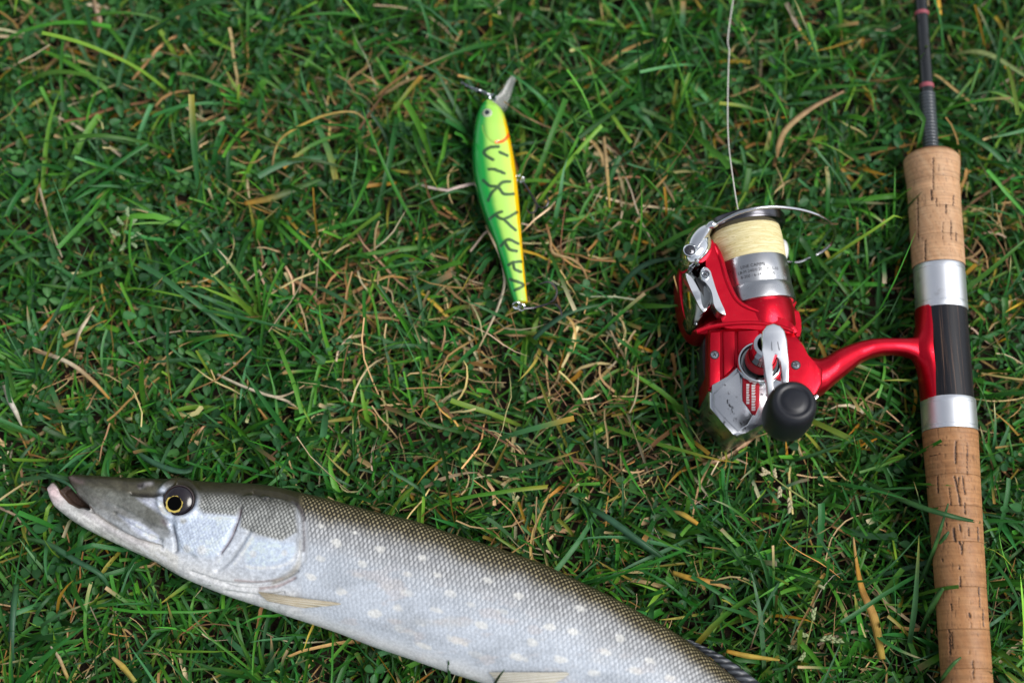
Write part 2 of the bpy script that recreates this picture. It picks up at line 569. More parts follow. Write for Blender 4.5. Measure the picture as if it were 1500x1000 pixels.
def build_pike():
    mb = MB()
    def add(xs, yu, yl, hs, pw):
        z0 = fish_Z(xs)
        A = WW(xs, yu, z0); B = WW(xs, yl, z0)
        H = fish_H(xs) * hs
        mb.loft(A, B, z0, H, H * 0.9, 64, pw)
    # trunk and cranium
    xs = np.concatenate([np.linspace(134, 300, 40), np.linspace(306, 1330, 110)])
    yu, yl = curve_y(DORSAL, xs), curve_y(VENTRAL, xs)
    t = smooth(134, 165, xs)
    yu2 = yu * t + (yu + 8) * (1 - t); yl2 = yl * t + (yl - 8) * (1 - t)
    add(xs, yu2, yl2, 0.70 + 0.30 * smooth(134, 200, xs), 0.84)
    # upper jaw, a flat bill
    xs = np.linspace(99.5, 262, 60)
    yu, yl = curve_y(DORSAL, xs), curve_y(UPJAW, xs)
    rnd = np.sqrt(np.clip((xs - 98.5) / 9, 0, 1))
    mid = (yu + yl) / 2
    add(xs, mid + (yu - mid) * rnd, mid + (yl - mid) * rnd, (0.55 + 0.45 * smooth(100, 150, xs)) * (0.4 + 0.6 * rnd) * 1.04, 0.8)
    # lower jaw
    xs = np.linspace(69.5, 262, 60)
    yu, yl = curve_y(LOWRIM, xs), curve_y(VENTRAL, xs)
    rnd = np.sqrt(np.clip((xs - 68.5) / 10, 0, 1))
    mid = (yu + yl) / 2
    add(xs, mid + (yu - mid) * rnd, mid + (yl - mid) * rnd, (0.75 + 0.2 * smooth(70, 150, xs)) * (0.4 + 0.6 * rnd), 0.8)
    # floor of the mouth, set back
    mo = [(84, 716), (104, 702), (136, 735), (136, 752), (104, 745)]
    mb.dome(PXZ(mo, 0.018), 0.012, 0.0160, 0.0168)
    tmp = bpy.data.meshes.new('tmp')
    tmp.from_pydata(np.concatenate(mb.v).tolist(), [], mb.f)
    to = bpy.data.objects.new('tmp', tmp)
    COL.objects.link(to)
    md = to.modifiers.new('r', 'REMESH'); md.mode = 'VOXEL'; md.voxel_size = 0.00048; md.use_smooth_shade = True
    sm = to.modifiers.new('s', 'SMOOTH'); sm.factor = 0.5; sm.iterations = 5
    dg = bpy.context.evaluated_depsgraph_get()
    me = bpy.data.meshes.new_from_object(to.evaluated_get(dg))
    me.name = 'body'
    bpy.data.objects.remove(to); bpy.data.meshes.remove(tmp)
    nv = len(me.vertices)
    co = np.empty(nv * 3, np.float32); me.vertices.foreach_get('co', co); co = co.reshape(-1, 3).astype(float)
    nr = np.empty(nv * 3, np.float32); me.vertices.foreach_get('normal', nr); nr = nr.reshape(-1, 3).astype(float)
    px, py = PROJ(co)
    up = smooth(-0.05, 0.35, nr[:, 2])
    # body coordinates: p runs 0 at the back to 1 at the belly round the section
    base = co.copy(); base[:, 2] = fish_Z(px)
    bx, by = PROJ(base)
    yu, yl = curve_y(DORSAL, bx), curve_y(VENTRAL, bx)
    c = np.clip(((yu + yl) / 2 - by) / ((yl - yu) / 2), -1.2, 1.2)
    hz = (co[:, 2] - fish_Z(bx)) / fish_H(bx)
    phi = np.arctan2(np.abs(hz) ** 1.19, c)
    f = np.abs(phi) / math.pi
    # ---- relief of the head
    d = np.zeros(nv)
    def groove(pts, w, a):
        nonlocal d
        dd = seg_dist(px, py, catmull(pts, 5).tolist())
        d -= 1.7 * a * np.exp(-(dd / w) ** 2)
    oper = catmull([(352, 728), (392, 727), (428, 735), (441, 756), (443, 790), (439, 822), (418, 842), (385, 852), (345, 850), (318, 835), (322, 806), (342, 775)], 6, True).tolist()
    so = poly_sd(px, py, oper)
    d += 0.0017 * smooth(-1.5, 3.5, so) * smooth(330, 400, px) - 0.0005 * np.exp(-((so + 4) / 3) ** 2) * smooth(340, 390, px)
    sc = poly_sd(px, py, [(256, 752), (290, 742), (352, 742), (345, 775), (322, 808), (290, 818), (262, 802), (254, 780)])
    d += 0.0012 * smooth(-2, 8, sc)
    groove([(353, 742), (349, 760), (338, 788), (323, 810)], 2.2, 0.0010)
    groove([(366, 778), (352, 800), (335, 822), (318, 835)], 3.5, 0.0006)
    groove([(252, 768), (257, 790), (258, 806)], 3.5, 0.0009)
    groove([(300, 845), (345, 860), (395, 861), (432, 846)], 2.0, 0.0006)
    groove([(280, 838), (330, 853), (390, 855), (436, 836)], 2.0, 0.0006)
    groove([(330, 866), (380, 872), (415, 868)], 2.0, 0.0006)
    groove([(118, 731), (145, 757), (172, 776), (200, 790), (236, 800)], 2.3, 0.0011)
    groove([(168, 752), (190, 768), (215, 783), (236, 792)], 2.5, 0.0007)
    groove([(170, 742), (200, 757), (228, 772), (246, 778)], 3.0, 0.0006)
    groove([(192, 722), (215, 724), (240, 724)], 3.2, 0.0011)
    groove([(150, 706), (180, 712), (210, 716)], 5, 0.0004)
    groove([(371, 720), (392, 734), (400, 728), (432, 736)], 2.5, 0.0007)
    groove([(172, 799), (203, 812), (232, 826), (262, 844)], 1.6, 0.0006)
    re = np.hypot(px - 262, (py - 732) * 1.02)
    d += 0.0014 * np.exp(-((re - 29) / 4.5) ** 2) - 0.0035 * smooth(25, 19, re)
    d += 0.0008 * np.exp(-(np.hypot(px - 213, py - 711) / 7) ** 2) - 0.0010 * np.exp(-(np.hypot(px - 207, py - 711) / 3) ** 2)
    mouth = poly_sd(px, py, [(83, 708), (101, 704), (108, 718), (120, 731), (134, 744), (116, 744), (101, 736), (89, 723)])
    d -= 0.0035 * smooth(-1, 4, mouth)
    d += (fbm(px / 22, py / 22, 11) - 0.5) * 0.0006
    co2 = co + nr * (d * up)[:, None]
    me.vertices.foreach_set('co', co2.astype(np.float32).ravel())
    # ---- pigment, plus painted shading of the head folds
    def C(*q): return np.array(q)
    n1 = fbm(px / 40, py / 40, 5)[:, None]; n2 = fbm(px / 9, py / 9, 9)[:, None]
    dark = np.zeros((nv, 3)); light = np.zeros((nv, 3))
    def over(arr, colr, m):
        m = np.clip(m, 0, 1)
        if m.ndim == 1: m = m[:, None]
        arr[:] = arr * (1 - m) + np.asarray(colr) * m
    ff = f + (n1[:, 0] - 0.5) * 0.07
    flank_d, flank_l = C(0.17, 0.175, 0.185), C(0.50, 0.51, 0.52)
    dark[:] = flank_d; light[:] = flank_l
    over(dark, C(0.37, 0.405, 0.455), smooth(0.36, 0.54, ff))
    over(light, C(0.53, 0.58, 0.65), smooth(0.36, 0.56, ff))
    over(dark, C(0.022, 0.018, 0.010), smooth(0.365, 0.225, ff))
    over(light, C(0.36, 0.30, 0.17), smooth(0.36, 0.21, ff))
    over(dark, C(0.022, 0.019, 0.009), smooth(0.18, 0.10, ff))
    over(light, C(0.10, 0.078, 0.034), smooth(0.18, 0.08, ff))
    over(dark, C(0.66, 0.67, 0.69), smooth(0.76, 0.90, ff))
    over(light, C(0.70, 0.71, 0.72), smooth(0.76, 0.90, ff))
    amt = smooth(0.86, 0.70, ff) * (0.30 + 0.70 * smooth(0.62, 0.32, ff))
    # cream blotches in rows along the flank
    spots = [(494, 795, 9, 6), (556, 803, 9, 6), (531, 826, 9, 5), (525, 843, 9, 5), (598, 841, 10, 6), (618, 817, 9, 5), (595, 868, 12, 6), (660, 870, 11, 6), (582, 890, 12, 6),
             (550, 898, 13, 8), (640, 893, 11, 5), (615, 912, 9, 6), (592, 922, 18, 6), (735, 895, 14, 5), (670, 938, 18, 6), (805, 918, 10, 6), (840, 925, 11, 6), (888, 955, 10, 6),
             (908, 934, 8, 6), (953, 967, 8, 5), (780, 940, 9, 7), (930, 982, 12, 6), (470, 770, 6, 4), (470, 818, 8, 6), (455, 845, 10, 6), (500, 866, 12, 6), (620, 945, 16, 5), (705, 915, 12, 6),
             (715, 850, 9, 5), (760, 872, 10, 6), (850, 890, 9, 6), (700, 960, 16, 6), (760, 962, 14, 6), (820, 965, 14, 6), (870, 985, 14, 6), (980, 992, 10, 6), (690, 885, 8, 5), (520, 780, 6, 4), (640, 842, 7, 4), (1000, 1015, 9, 6), (1040, 1040, 9, 6)]
    bl = np.zeros(nv)
    wob = (n2[:, 0] - 0.5) * 1.1
    for (sx, sy, a, b) in spots:
        ang = math.radians(18)
        dx, dy = px - sx, py - sy
        u = (dx * math.cos(ang) + dy * math.sin(ang)) / a; w = (-dx * math.sin(ang) + dy * math.cos(ang)) / b
        bl = np.maximum(bl, smooth(1.15, 0.65, np.hypot(u, w) * 1.12 + wob))
    bl *= up * smooth(430, 450, px)
    over(dark, C(0.66, 0.66, 0.63), bl * 0.60); over(light, C(0.76, 0.75, 0.70), bl * 0.70)
    # dull smears on the flank
    sm_ = smooth(0.55, 0.72, fbm(px / 60, py / 26, 21)) * smooth(0.42, 0.55, ff) * smooth(0.9, 0.75, ff)
    over(dark, C(0.40, 0.41, 0.41), sm_ * 0.45); over(light, C(0.52, 0.52, 0.51), sm_ * 0.5)
    gp_ = smooth(0.46, 0.62, fbm(px / 75 + 9, py / 40 + 3, 61)) * smooth(0.42, 0.54, ff) * smooth(0.86, 0.72, ff) * smooth(440, 500, px)
    over(dark, C(0.24, 0.275, 0.32), gp_ * 0.75); over(light, C(0.42, 0.45, 0.49), gp_ * 0.65)
    rub = smooth(0.60, 0.72, fbm(px / 34, py / 14, 31)) * smooth(0.40, 0.5, ff) * smooth(450, 520, px)
    over(dark, C(0.44, 0.38, 0.36), rub * 0.3); over(light, C(0.58, 0.50, 0.46), rub * 0.3)
    # ---- head
    hm = smooth(446, 436, px + 0.0 * py) * (so < 4) + smooth(442, 430, px) * (so >= 4)
    hm = np.clip(hm, 0, 1)
    head = np.zeros((nv, 3)); hl = np.zeros((nv, 3))
    head[:] = C(0.50, 0.54, 0.60)
    over(head, C(0.64, 0.65, 0.66), smooth(0.62, 0.80, ff))
    over(head, C(0.040, 0.036, 0.020), smooth(0.40, 0.17, ff))
    snout = smooth(252, 215, px) * smooth(0.80, 0.5, ff)
    over(head, C(0.20, 0.20, 0.185), snout)
    upper = poly_sd(px, py, [(98, 690), (150, 690), (250, 695), (246, 722), (200, 732), (160, 728), (130, 722), (104, 708)])
    over(head, C(0.085, 0.078, 0.050), smooth(-14, 12, upper) * smooth(245, 225, px) * 0.9)
    over(head, C(0.22, 0.23, 0.23), smooth(-5, 6, poly_sd(px, py, [(152, 722), (205, 728), (240, 752), (252, 786), (238, 792), (196, 762), (150, 738)])) * 0.85)
    over(head, C(0.58, 0.62, 0.74), smooth(-3, 4, poly_sd(px, py, [(172, 753), (205, 765), (232, 784), (231, 795), (202, 782)])))
    over(head, C(0.62, 0.60, 0.55), smooth(-3, 3, poly_sd(px, py, [(106, 714), (118, 727), (145, 753), (172, 773), (170, 778), (140, 757), (112, 731)])) * 0.8)
    over(head, C(0.15, 0.155, 0.135), smooth(-4, 5, poly_sd(px, py, [(116, 712), (150, 714), (192, 722), (226, 734), (246, 762), (246, 776), (226, 768), (184, 748), (146, 730)])) * 0.85)
    over(head, C(0.52, 0.55, 0.66), smooth(-4, 5, poly_sd(px, py, [(200, 729), (236, 726), (242, 745), (246, 758), (228, 748)])) * 0.85)
    lowjaw = smooth(-2, 3, poly_sd(px, py, [(66, 706), (78, 704), (90, 723), (104, 735), (134, 744), (172, 778), (240, 802), (262, 815), (262, 850), (60, 760)]))
    over(head, C(0.58, 0.58, 0.56), lowjaw)
    over(head, C(0.66, 0.65, 0.62), lowjaw * smooth(0.45, 0.6, n1[:, 0]) * 0.7)
    over(head, C(0.52, 0.37, 0.38), lowjaw * np.exp(-(np.hypot(px - 78, py - 718) / 20) ** 2) * 0.85)
    over(head, C(0.40, 0.36, 0.38), lowjaw * np.exp(-(seg_dist(px, py, [(125, 750), (170, 780), (215, 800)]) / 6) ** 2) * 0.5)
    cheek = smooth(-6, 8, poly_sd(px, py, [(242, 752), (262, 758), (300, 752), (350, 757), (336, 795), (312, 816), (262, 806), (254, 784)]))
    over(head, C(0.47, 0.555, 0.70), cheek)
    over(head, C(0.52, 0.60, 0.72), smooth(-5, 6, poly_sd(px, py, [(358, 786), (432, 795), (438, 812), (424, 832), (362, 832)])))
    over(head, C(0.50, 0.56, 0.68), smooth(36, 27, re) * smooth(0.3, 0.36, f + 0.05 * smooth(262, 240, px)) * 0.9)
    scal = np.maximum(smooth(-4, 4, poly_sd(px, py, [(297, 722), (352, 724), (354, 742), (346, 757), (300, 754), (290, 742)])),
                      smooth(-3, 3, poly_sd(px, py, [(352, 728), (392, 728), (432, 742), (438, 780), (414, 793), (380, 784), (352, 772)])))
    hl[:] = head
    over(head, C(0.085, 0.085, 0.075), scal * 0.9); over(hl, C(0.42, 0.43, 0.41), scal)
    over(hl, head * 0 + C(0.60, 0.66, 0.76), cheek * 0.8)
    top = smooth(0.36, 0.18, ff)
    over(hl, C(0.040, 0.036, 0.018), top); over(head, C(0.018, 0.016, 0.008), top)
    mott = smooth(0.50, 0.66, fbm(px / 14, py / 10, 41)) * snout
    over(head, C(0.045, 0.042, 0.028), mott * 0.35); over(hl, C(0.045, 0.042, 0.028), mott * 0.35)
    for (sx, sy, r) in [(275, 803, 7), (297, 805, 8), (270, 763, 5), (372, 811, 6), (418, 810, 5)]:
        m = smooth(1.2, 0.5, np.hypot(px - sx, py - sy) / r)
        over(head, C(0.62, 0.62, 0.60), m * 0.7); over(hl, C(0.62, 0.62, 0.60), m * 0.7)
    def ink(pts, w, colr, a):
        m = np.exp(-(seg_dist(px, py, catmull(pts, 5).tolist()) / w) ** 2) * a * up
        over(head, colr, m); over(hl, colr, m)
    ink([(353, 746), (349, 762), (338, 788), (324, 810)], 2.0, C(0.10, 0.055, 0.065), 0.9)
    ink([(253, 770), (257, 790), (258, 808)], 2.8, C(0.10, 0.11, 0.13), 0.75)
    ink([(192, 722), (215, 724), (240, 723)], 3.0, C(0.012, 0.012, 0.012), 0.9)
    ink([(172, 797), (203, 811), (232, 825), (262, 843)], 1.0, C(0.13, 0.09, 0.055), 0.8)
    ink([(362, 829), (395, 831), (425, 824), (438, 808)], 3.0, C(0.72, 0.74, 0.78), 0.8)
    ink([(364, 780), (350, 802), (334, 824)], 3.2, C(0.30, 0.32, 0.34), 0.6)  # fold shading painted in: this dark line, light lines beside it
    ink([(372, 784), (358, 806), (344, 826)], 3.0, C(0.70, 0.72, 0.76), 0.6)
    ink([(345, 780), (332, 804), (316, 824)], 3.0, C(0.66, 0.68, 0.72), 0.5)
    ink([(262, 758), (300, 757), (345, 762)], 3.0, C(0.62, 0.68, 0.80), 0.6)
    ink([(428, 735), (440, 744), (446, 756)], 3.0, C(0.10, 0.10, 0.12), 0.7)
    ink([(236, 742), (240, 752), (246, 768)], 2.6, C(0.66, 0.68, 0.76), 0.7)
    ink([(345, 849), (380, 851), (412, 848)], 2.2, C(0.33, 0.20, 0.19), 0.55)
    ink([(380, 862), (408, 858), (432, 846)], 2.2, C(0.36, 0.21, 0.19), 0.55)
    ink([(442, 795), (440, 822), (424, 842), (400, 853)], 4.5, C(0.36, 0.33, 0.27), 0.7)
    ink([(118, 730), (145, 756), (172, 775), (205, 791), (234, 799)], 1.4, C(0.16, 0.13, 0.11), 0.6)
    ink([(205, 712), (222, 708)], 3.0, C(0.42, 0.40, 0.42), 0.6)
    ink([(203, 711), (208, 710)], 2.5, C(0.02, 0.015, 0.015), 0.9)
    ink([(371, 722), (388, 733), (394, 729), (432, 736)], 1.8, C(0.06, 0.06, 0.065), 0.7)
    ink([(239, 762), (242, 766)], 4.0, C(0.16, 0.13, 0.14), 0.7)
    ink([(268, 765), (274, 763)], 2.5, C(0.22, 0.23, 0.22), 0.7)
    ink([(104, 700), (112, 704), (120, 706)], 4.0, C(0.14, 0.10, 0.10), 0.6)
    # streaks and speckles running along the jaws, mottling on the plates
    ca, sa = math.cos(0.55), math.sin(0.55)
    along_, across_ = px * ca + py * sa, -px * sa + py * ca
    stk = fbm(along_ / 26, across_ / 4.5, 51) - 0.5
    fin_ = fbm(px / 4.0, py / 4.0, 57) - 0.5
    jw = smooth(262, 235, px)
    for arr in (head, hl):
        arr *= (1 + (0.9 * stk * jw + 0.35 * (n1[:, 0] - 0.5) + 0.6 * fin_))[:, None].clip(0.4, 1.6)
        arr[:] = np.clip(arr, 0.002, 0.72)
    over(head, C(0.040, 0.034, 0.018), smooth(0.12, 0.22, stk) * jw * smooth(0.62, 0.45, ff) * 0.35)
    over(hl, C(0.040, 0.034, 0.018), smooth(0.12, 0.22, stk) * jw * smooth(0.62, 0.45, ff) * 0.35)
    over(head, C(0.40, 0.39, 0.36), smooth(0.10, 0.24, -stk) * jw * smooth(0.36, 0.44, ff) * smooth(0.66, 0.56, ff) * 0.6)
    mi = smooth(-1.5, 1.5, mouth)
    over(head, C(0.09, 0.055, 0.040), mi); over(hl, C(0.09, 0.055, 0.040), mi)
    over(dark, head, hm); over(light, hl, hm)
    amt = amt * (1 - hm) + np.maximum(scal, cheek * 0.35) * hm
    # gill slit behind the cover
    gs = np.exp(-(seg_dist(px, py, catmull([(434, 737), (443, 752), (446, 780), (445, 806)], 5).tolist()) / 2.6) ** 2) * up
    over(dark, C(0.05, 0.04, 0.05), gs * 0.8); over(light, C(0.07, 0.055, 0.06), gs * 0.8)
    gp = np.exp(-(seg_dist(px, py, [(448, 765), (450, 800), (447, 822)]) / 2.6) ** 2) * up
    over(dark, C(0.50, 0.52, 0.56), gp * 0.7); over(light, C(0.55, 0.57, 0.60), gp * 0.7); amt *= 1 - gp
    amt *= 1 - 0.5 * bl
    sc_len = np.interp(px, [100, 300, 440, 650, 900, 1100, 1330], [1.45, 1.55, 1.85, 2.05, 2.05, 1.9, 1.5])
    gx = np.linspace(60, 1340, 600)
    gs_len = np.interp(gx, [100, 300, 440, 650, 900, 1100, 1330], [1.45, 1.55, 1.85, 2.05, 2.05, 1.9, 1.5])
    cum = np.concatenate([[0], np.cumsum(np.diff(gx) * 0.345 / gs_len[:-1])])
    depth = (yl - yu)
    # distance along the fish axis (it lies about 18 degrees off the picture's horizontal)
    ax = px + (py - (yu + yl) / 2) * 0.30
    s = np.interp(ax, gx, cum) * 0.86
    tt = f * np.where(hm > 0.5, 30, 19.0)
    suv = np.column_stack([s + (n2[:, 0] - 0.5) * (0.3 + 0.25 * hm), tt + (fbm(px / 9 + 50, py / 9, 91) - 0.5) * (0.25 + 0.25 * hm), amt])
    set_attr(me, 'skin_dark', dark); set_attr(me, 'skin_light', light); set_attr(me, 'suv', suv)
    wet = 0.24 + 0.18 * n2[:, 0] + 0.10 * smooth(0.3, 0.2, f)
    set_attr(me, 'wet', wet)
    set_attr(me, 'ssz', 0.42 - 0.11 * smooth(0.36, 0.20, ff) * (1 - hm))
    t = NT('pike_skin')
    sx = t.new('ShaderNodeSeparateXYZ'); t.l.new(t.attr('suv').outputs['Vector'], sx.inputs[0])
    S, T, A = sx.outputs
    def ident(off):
        cx = t.new('ShaderNodeCombineXYZ')
        t.put(cx.inputs[0], t.math('FLOOR', t.math('ADD', S, off))); t.put(cx.inputs[1], t.math('FLOOR', t.math('ADD', T, off))); cx.inputs[2].default_value = off
        wn_ = t.new('ShaderNodeTexWhiteNoise'); t.l.new(cx.outputs[0], wn_.inputs['Vector'])
        return wn_.outputs['Value']
    def cell(off):
        a = t.math('SUBTRACT', t.math('FRACT', t.math('ADD', S, off)), 0.5)
        b = t.math('MULTIPLY', t.math('SUBTRACT', t.math('FRACT', t.math('ADD', T, off)), 0.5), 1.05)
        return t.math('SQRT', t.math('ADD', t.math('MULTIPLY', a, a), t.math('MULTIPLY', b, b)))
    c0, c1 = cell(0.0), cell(0.5)
    dm = t.math('MINIMUM', c0, c1)
    fsel = t.new('ShaderNodeMix', data_type='FLOAT'); t.put(fsel.inputs[0], t.math('LESS_THAN', c1, c0)); t.put(fsel.inputs[2], ident(0.0)); t.put(fsel.inputs[3], ident(0.5))
    rnd_ = fsel.outputs[0]
    mr = t.new('ShaderNodeMapRange', interpolation_type='SMOOTHSTEP')
    t.put(mr.inputs[0], dm); t.put(mr.inputs[1], t.attr('ssz').outputs['Fac']); t.put(mr.inputs[2], t.math('MULTIPLY', t.attr('ssz').outputs['Fac'], 0.36))
    spot = mr.outputs[0]
    fine = t.noise(t.coord(), 1500, 3)
    jit = t.math('ADD', t.math('ADD', 0.35, t.math('MULTIPLY', rnd_, 0.6)), t.math('MULTIPLY', t.noise(t.coord(), 200, 3), 0.6))
    fac = t.math('ADD', t.math('MULTIPLY', t.math('MULTIPLY', spot, A), jit), t.math('MULTIPLY', t.math('SUBTRACT', 1.0, A), 0.62))
    c = t.mix(fac, t.attr('skin_dark').outputs['Color'], t.attr('skin_light').outputs['Color'])
    c = t.mix(1.0, c, t.mix(t.ramp(t.noise(t.coord(), 900, 4, 0.7), 0.3, 0.7), (0.80, 0.80, 0.80, 1), (1.12, 1.12, 1.12, 1)), 'MULTIPLY')
    b1 = t.bump(t.math('MULTIPLY', spot, A), 0.55, 0.0005)
    b2 = t.bump(fine, 0.10, 0.0003, b1)
    t.set(color=c, rough=t.attr('wet').outputs['Fac'], spec=0.32, coat=0.12, coat_rough=0.2, normal=b2, metal=0.0)
    me.materials.clear(); me.materials.append(t.m)
    me.polygons.foreach_set('use_smooth', np.ones(len(me.polygons), bool))
    # the thing itself
    loc = W(560, 850, 0.0)
    rt = root_at('pike', loc, 'silvery spotted pike lying on its side in the grass with mouth ajar', 'fish')
    me.vertices.foreach_set('co', (co2 - loc).astype(np.float32).ravel())
    me.update()
    body = bpy.data.objects.new('body', me); COL.objects.link(body); body.parent = rt
    cap_from(body)
    # lookup of the upper surface
    grid = {}
    sel = nr[:, 2] > 0
    qx, qy = PROJ(co2)
    H = np.full((420, 560), -1.0)
    ix, iy = (qx[sel] / 3).astype(int), (qy[sel] / 3).astype(int)
    ok = (ix >= 0) & (ix < 560) & (iy >= 0) & (iy < 420)
    np.maximum.at(H, (iy[ok], ix[ok]), co2[sel][ok, 2])
    def surf(x, y):
        a, b = int(x / 3), int(y / 3)
        w = H[max(b - 2, 0):b + 3, max(a - 2, 0):a + 3]
        w = w[w > 0]
        return float(w.mean()) if len(w) else 0.02
    # eye
    ez = surf(262, 732 - 30) * 0.35 + surf(262, 732 + 30) * 0.65
    E = W(262, 733, ez)
    k = mm_px(733, ez, 262) / 1000
    R = 22.3 * k
    tl = np.array([-0.03, -0.10, 1.0]); tl /= np.linalg.norm(tl)
    a = np.linspace(math.pi * 0.5, 0, 14)
    mb = MB(); mb.lathe([E + tl * (R * 0.36 * math.sin(q) - 0.0006) for q in a], [R * math.cos(q) + 1e-6 for q in a], tl, 48)
    eye = mb.build('eyeball', paint('eye_dark', (0.008, 0.004, 0.008), 0.10, 0.6, 0, 0.4), rt)
    def disc(name, c, r0, r1, h, mat, par):
        n_ = 40
        mb_ = MB(); mb_.lathe([c + tl * h, c + tl * (h + 0.0002), c + tl * (h + 0.0002)], [r1, r1 * 0.97, max(r0, 1e-5)], tl, n_)
        return mb_.build(name, mat, par)
    P0 = E + np.array([-4, 0, 0]) * k + np.array([0, -4.5, 0]) * k
    mb = MB(); mb.lathe([E + tl * h for h in (-0.0008, 0.0004, 0.0007, 0.0002)], [R * 1.04, R * 1.03, R * 0.98, R * 0.94], tl, 48); mb.build('eye_rim', paint('eye_rim_brown', (0.035, 0.022, 0.022), 0.3, 0.4), eye)
    gold = paint('eye_gold', (0.60, 0.46, 0.10), 0.3, 0.5, 0.2, 0.4)
    mb = MB(); na_ = 56
    V_ = []
    for q in range(na_):
        a_ = 2 * math.pi * q / na_
        e1 = np.array([math.cos(a_), math.sin(a_), 0]); e1 = e1 - tl * (e1 @ tl)
        r_in = 10.6 * k; r_out = (12.1 + 1.5 * math.cos(a_ + 2.3) + 0.5 * math.sin(5 * a_ + 1) + 0.4 * math.sin(11 * a_)) * k
        V_ += [P0 + tl * (R * 0.337) + e1 * r_in, P0 + tl * (R * 0.337) + e1 * r_out, P0 + tl * (R * 0.30) + e1 * (r_out + 0.4 * k)]
    F_ = []
    for q in range(na_):
        q2 = (q + 1) % na_
        F_ += [(q * 3, q * 3 + 1, q2 * 3 + 1, q2 * 3), (q * 3 + 1, q * 3 + 2, q2 * 3 + 2, q2 * 3 + 1)]
    mb.add(V_, F_); mb.build('iris_ring', gold, eye)
    disc('pupil', P0, 0, 10.6 * k, R * 0.337, NT('pupil_black').set(color=(0.001, 0.001, 0.001), rough=0.3, spec=0.06).m, eye)
    # fins
    def finmat(nm, c0, c1):
        t_ = NT(nm)
        n_ = t_.noise(t_.coord(), 240, 4)
        sx_ = t_.new('ShaderNodeSeparateXYZ'); t_.l.new(t_.attr('fuv').outputs['Vector'], sx_.inputs[0])
        ray = t_.math('SINE', t_.math('MULTIPLY', sx_.outputs[0], 6.2832))
        t_.set(color=t_.mix(t_.ramp(t_.math('ADD', t_.math('MULTIPLY', ray, 0.35), n_), 0.2, 0.9), c0 + (1,), c1 + (1,)), rough=0.38, spec=0.5)
        t_.set(normal=t_.bump(ray, 0.35, 0.0004))
        return t_.m
    def fin(name, basepts, tippts, zb, zt, rays, mat, bulge=0.0):
        n_, m_ = rays * 5 + 1, 9
        B = catmull(basepts, 10); T_ = catmull(tippts, 10)
        ub = np.linspace(0, 1, n_)
        Bi = np.column_stack([np.interp(ub, np.linspace(0, 1, len(B)), B[:, q]) for q in range(2)])
        Ti = np.column_stack([np.interp(ub, np.linspace(0, 1, len(T_)), T_[:, q]) for q in range(2)])
        v, uv = [], []
        for side in (1, -1):
            for i in range(n_):
                for j in range(m_):
                    w = j / (m_ - 1)
                    q = Bi[i] * (1 - w) + Ti[i] * w
                    zb_ = zb(q) if callable(zb) else zb
                    zt_ = zt(q) if callable(zt) else zt
                    z = zb_ * (1 - w) + zt_ * w + bulge * math.sin(math.pi * w) + 0.00025 * math.cos(2 * math.pi * ub[i] * rays) * (1 - w * 0.5)
                    v.append(W(q[0], q[1], z) + np.array([0, 0, side * 0.0003]))
                    uv.append((ub[i] * rays, w, 0))
        f_ = []
        N = n_ * m_
        for i in range(n_ - 1):
            for j in range(m_ - 1):
                q = (i * m_ + j, (i + 1) * m_ + j, (i + 1) * m_ + j + 1, i * m_ + j + 1)
                f_.append(q); f_.append(tuple(N + k_ for k_ in reversed(q)))
        return mesh_obj(name, v, f_, mat, rt, sharp=None, attrs={'fuv': np.array(uv)})
    tan = finmat('fin_tan', (0.44, 0.37, 0.25), (0.64, 0.60, 0.50))
    darkf = finmat('fin_dark', (0.010, 0.012, 0.016), (0.075, 0.085, 0.10))
    on = lambda h: (lambda q: surf(q[0], q[1]) + h)
    fin('pectoral_fin', [(378, 866), (383, 872), (392, 880)], [(452, 877), (500, 884), (446, 890)], on(0.0008), on(0.0012), 7, tan, 0.0012)
    pale_fin = finmat('fin_pale', (0.50, 0.47, 0.38), (0.66, 0.64, 0.58))
    fin('pelvic_fin', [(716, 984), (726, 996), (735, 1006)], [(812, 984), (834, 986), (806, 1004)], on(0.0010), on(0.0014), 7, pale_fin, 0.0010)
    fin('dorsal_fin', [(996, 934), (1040, 962), (1090, 1003), (1130, 1036)], [(1014, 938), (1062, 962), (1118, 1003), (1172, 1040)], 0.0300, 0.0300, 14, darkf, 0.001)
    fin('anal_fin', [(1010, 1103), (1060, 1118), (1110, 1133)], [(1050, 1140), (1110, 1165), (1150, 1160)], 0.024, 0.018, 12, darkf)
    fin('tail_fin', [(1318, 1140), (1322, 1167), (1318, 1192)], [(1480, 1110), (1420, 1190), (1450, 1290)], 0.022, 0.018, 18, darkf)
    return rt, surf
PIKE, pike_surf = build_pike()

# ------------------------------------------------------------------ fishing rod
ROD_Z = 0.0245
RA, RB = W(1363.5, 220, ROD_Z), W(1415.5, 985, ROD_Z)
ROD_DIR = (RA - RB) / np.linalg.norm(RA - RB)            # towards the tip
def rod_at(py):
    """point of the rod's axis that shows at picture height py"""
    py = py + float(np.interp(py, [0, 217, 382, 450, 578, 629, 1000], [13, 13, 9, 6, 8, 4, 4]))
    lo, hi = -1.5, 2.5
    for _ in range(50):
        m = (lo + hi) / 2
        if PROJ(RA + (RB - RA) * m)[1] < py: lo = m
        else: hi = m
    return RA + (RB - RA) * lo
def rod_r(py, rpx):
    p = rod_at(py)
    return rpx * float((p - CAM) @ FWD) / FPX

ROD = root_at('fishing_rod', np.array([rod_at(605)[0], rod_at(605)[1], 0.0]), 'spinning rod with cork grips, silver rings and dark reel seat', 'fishing rod')

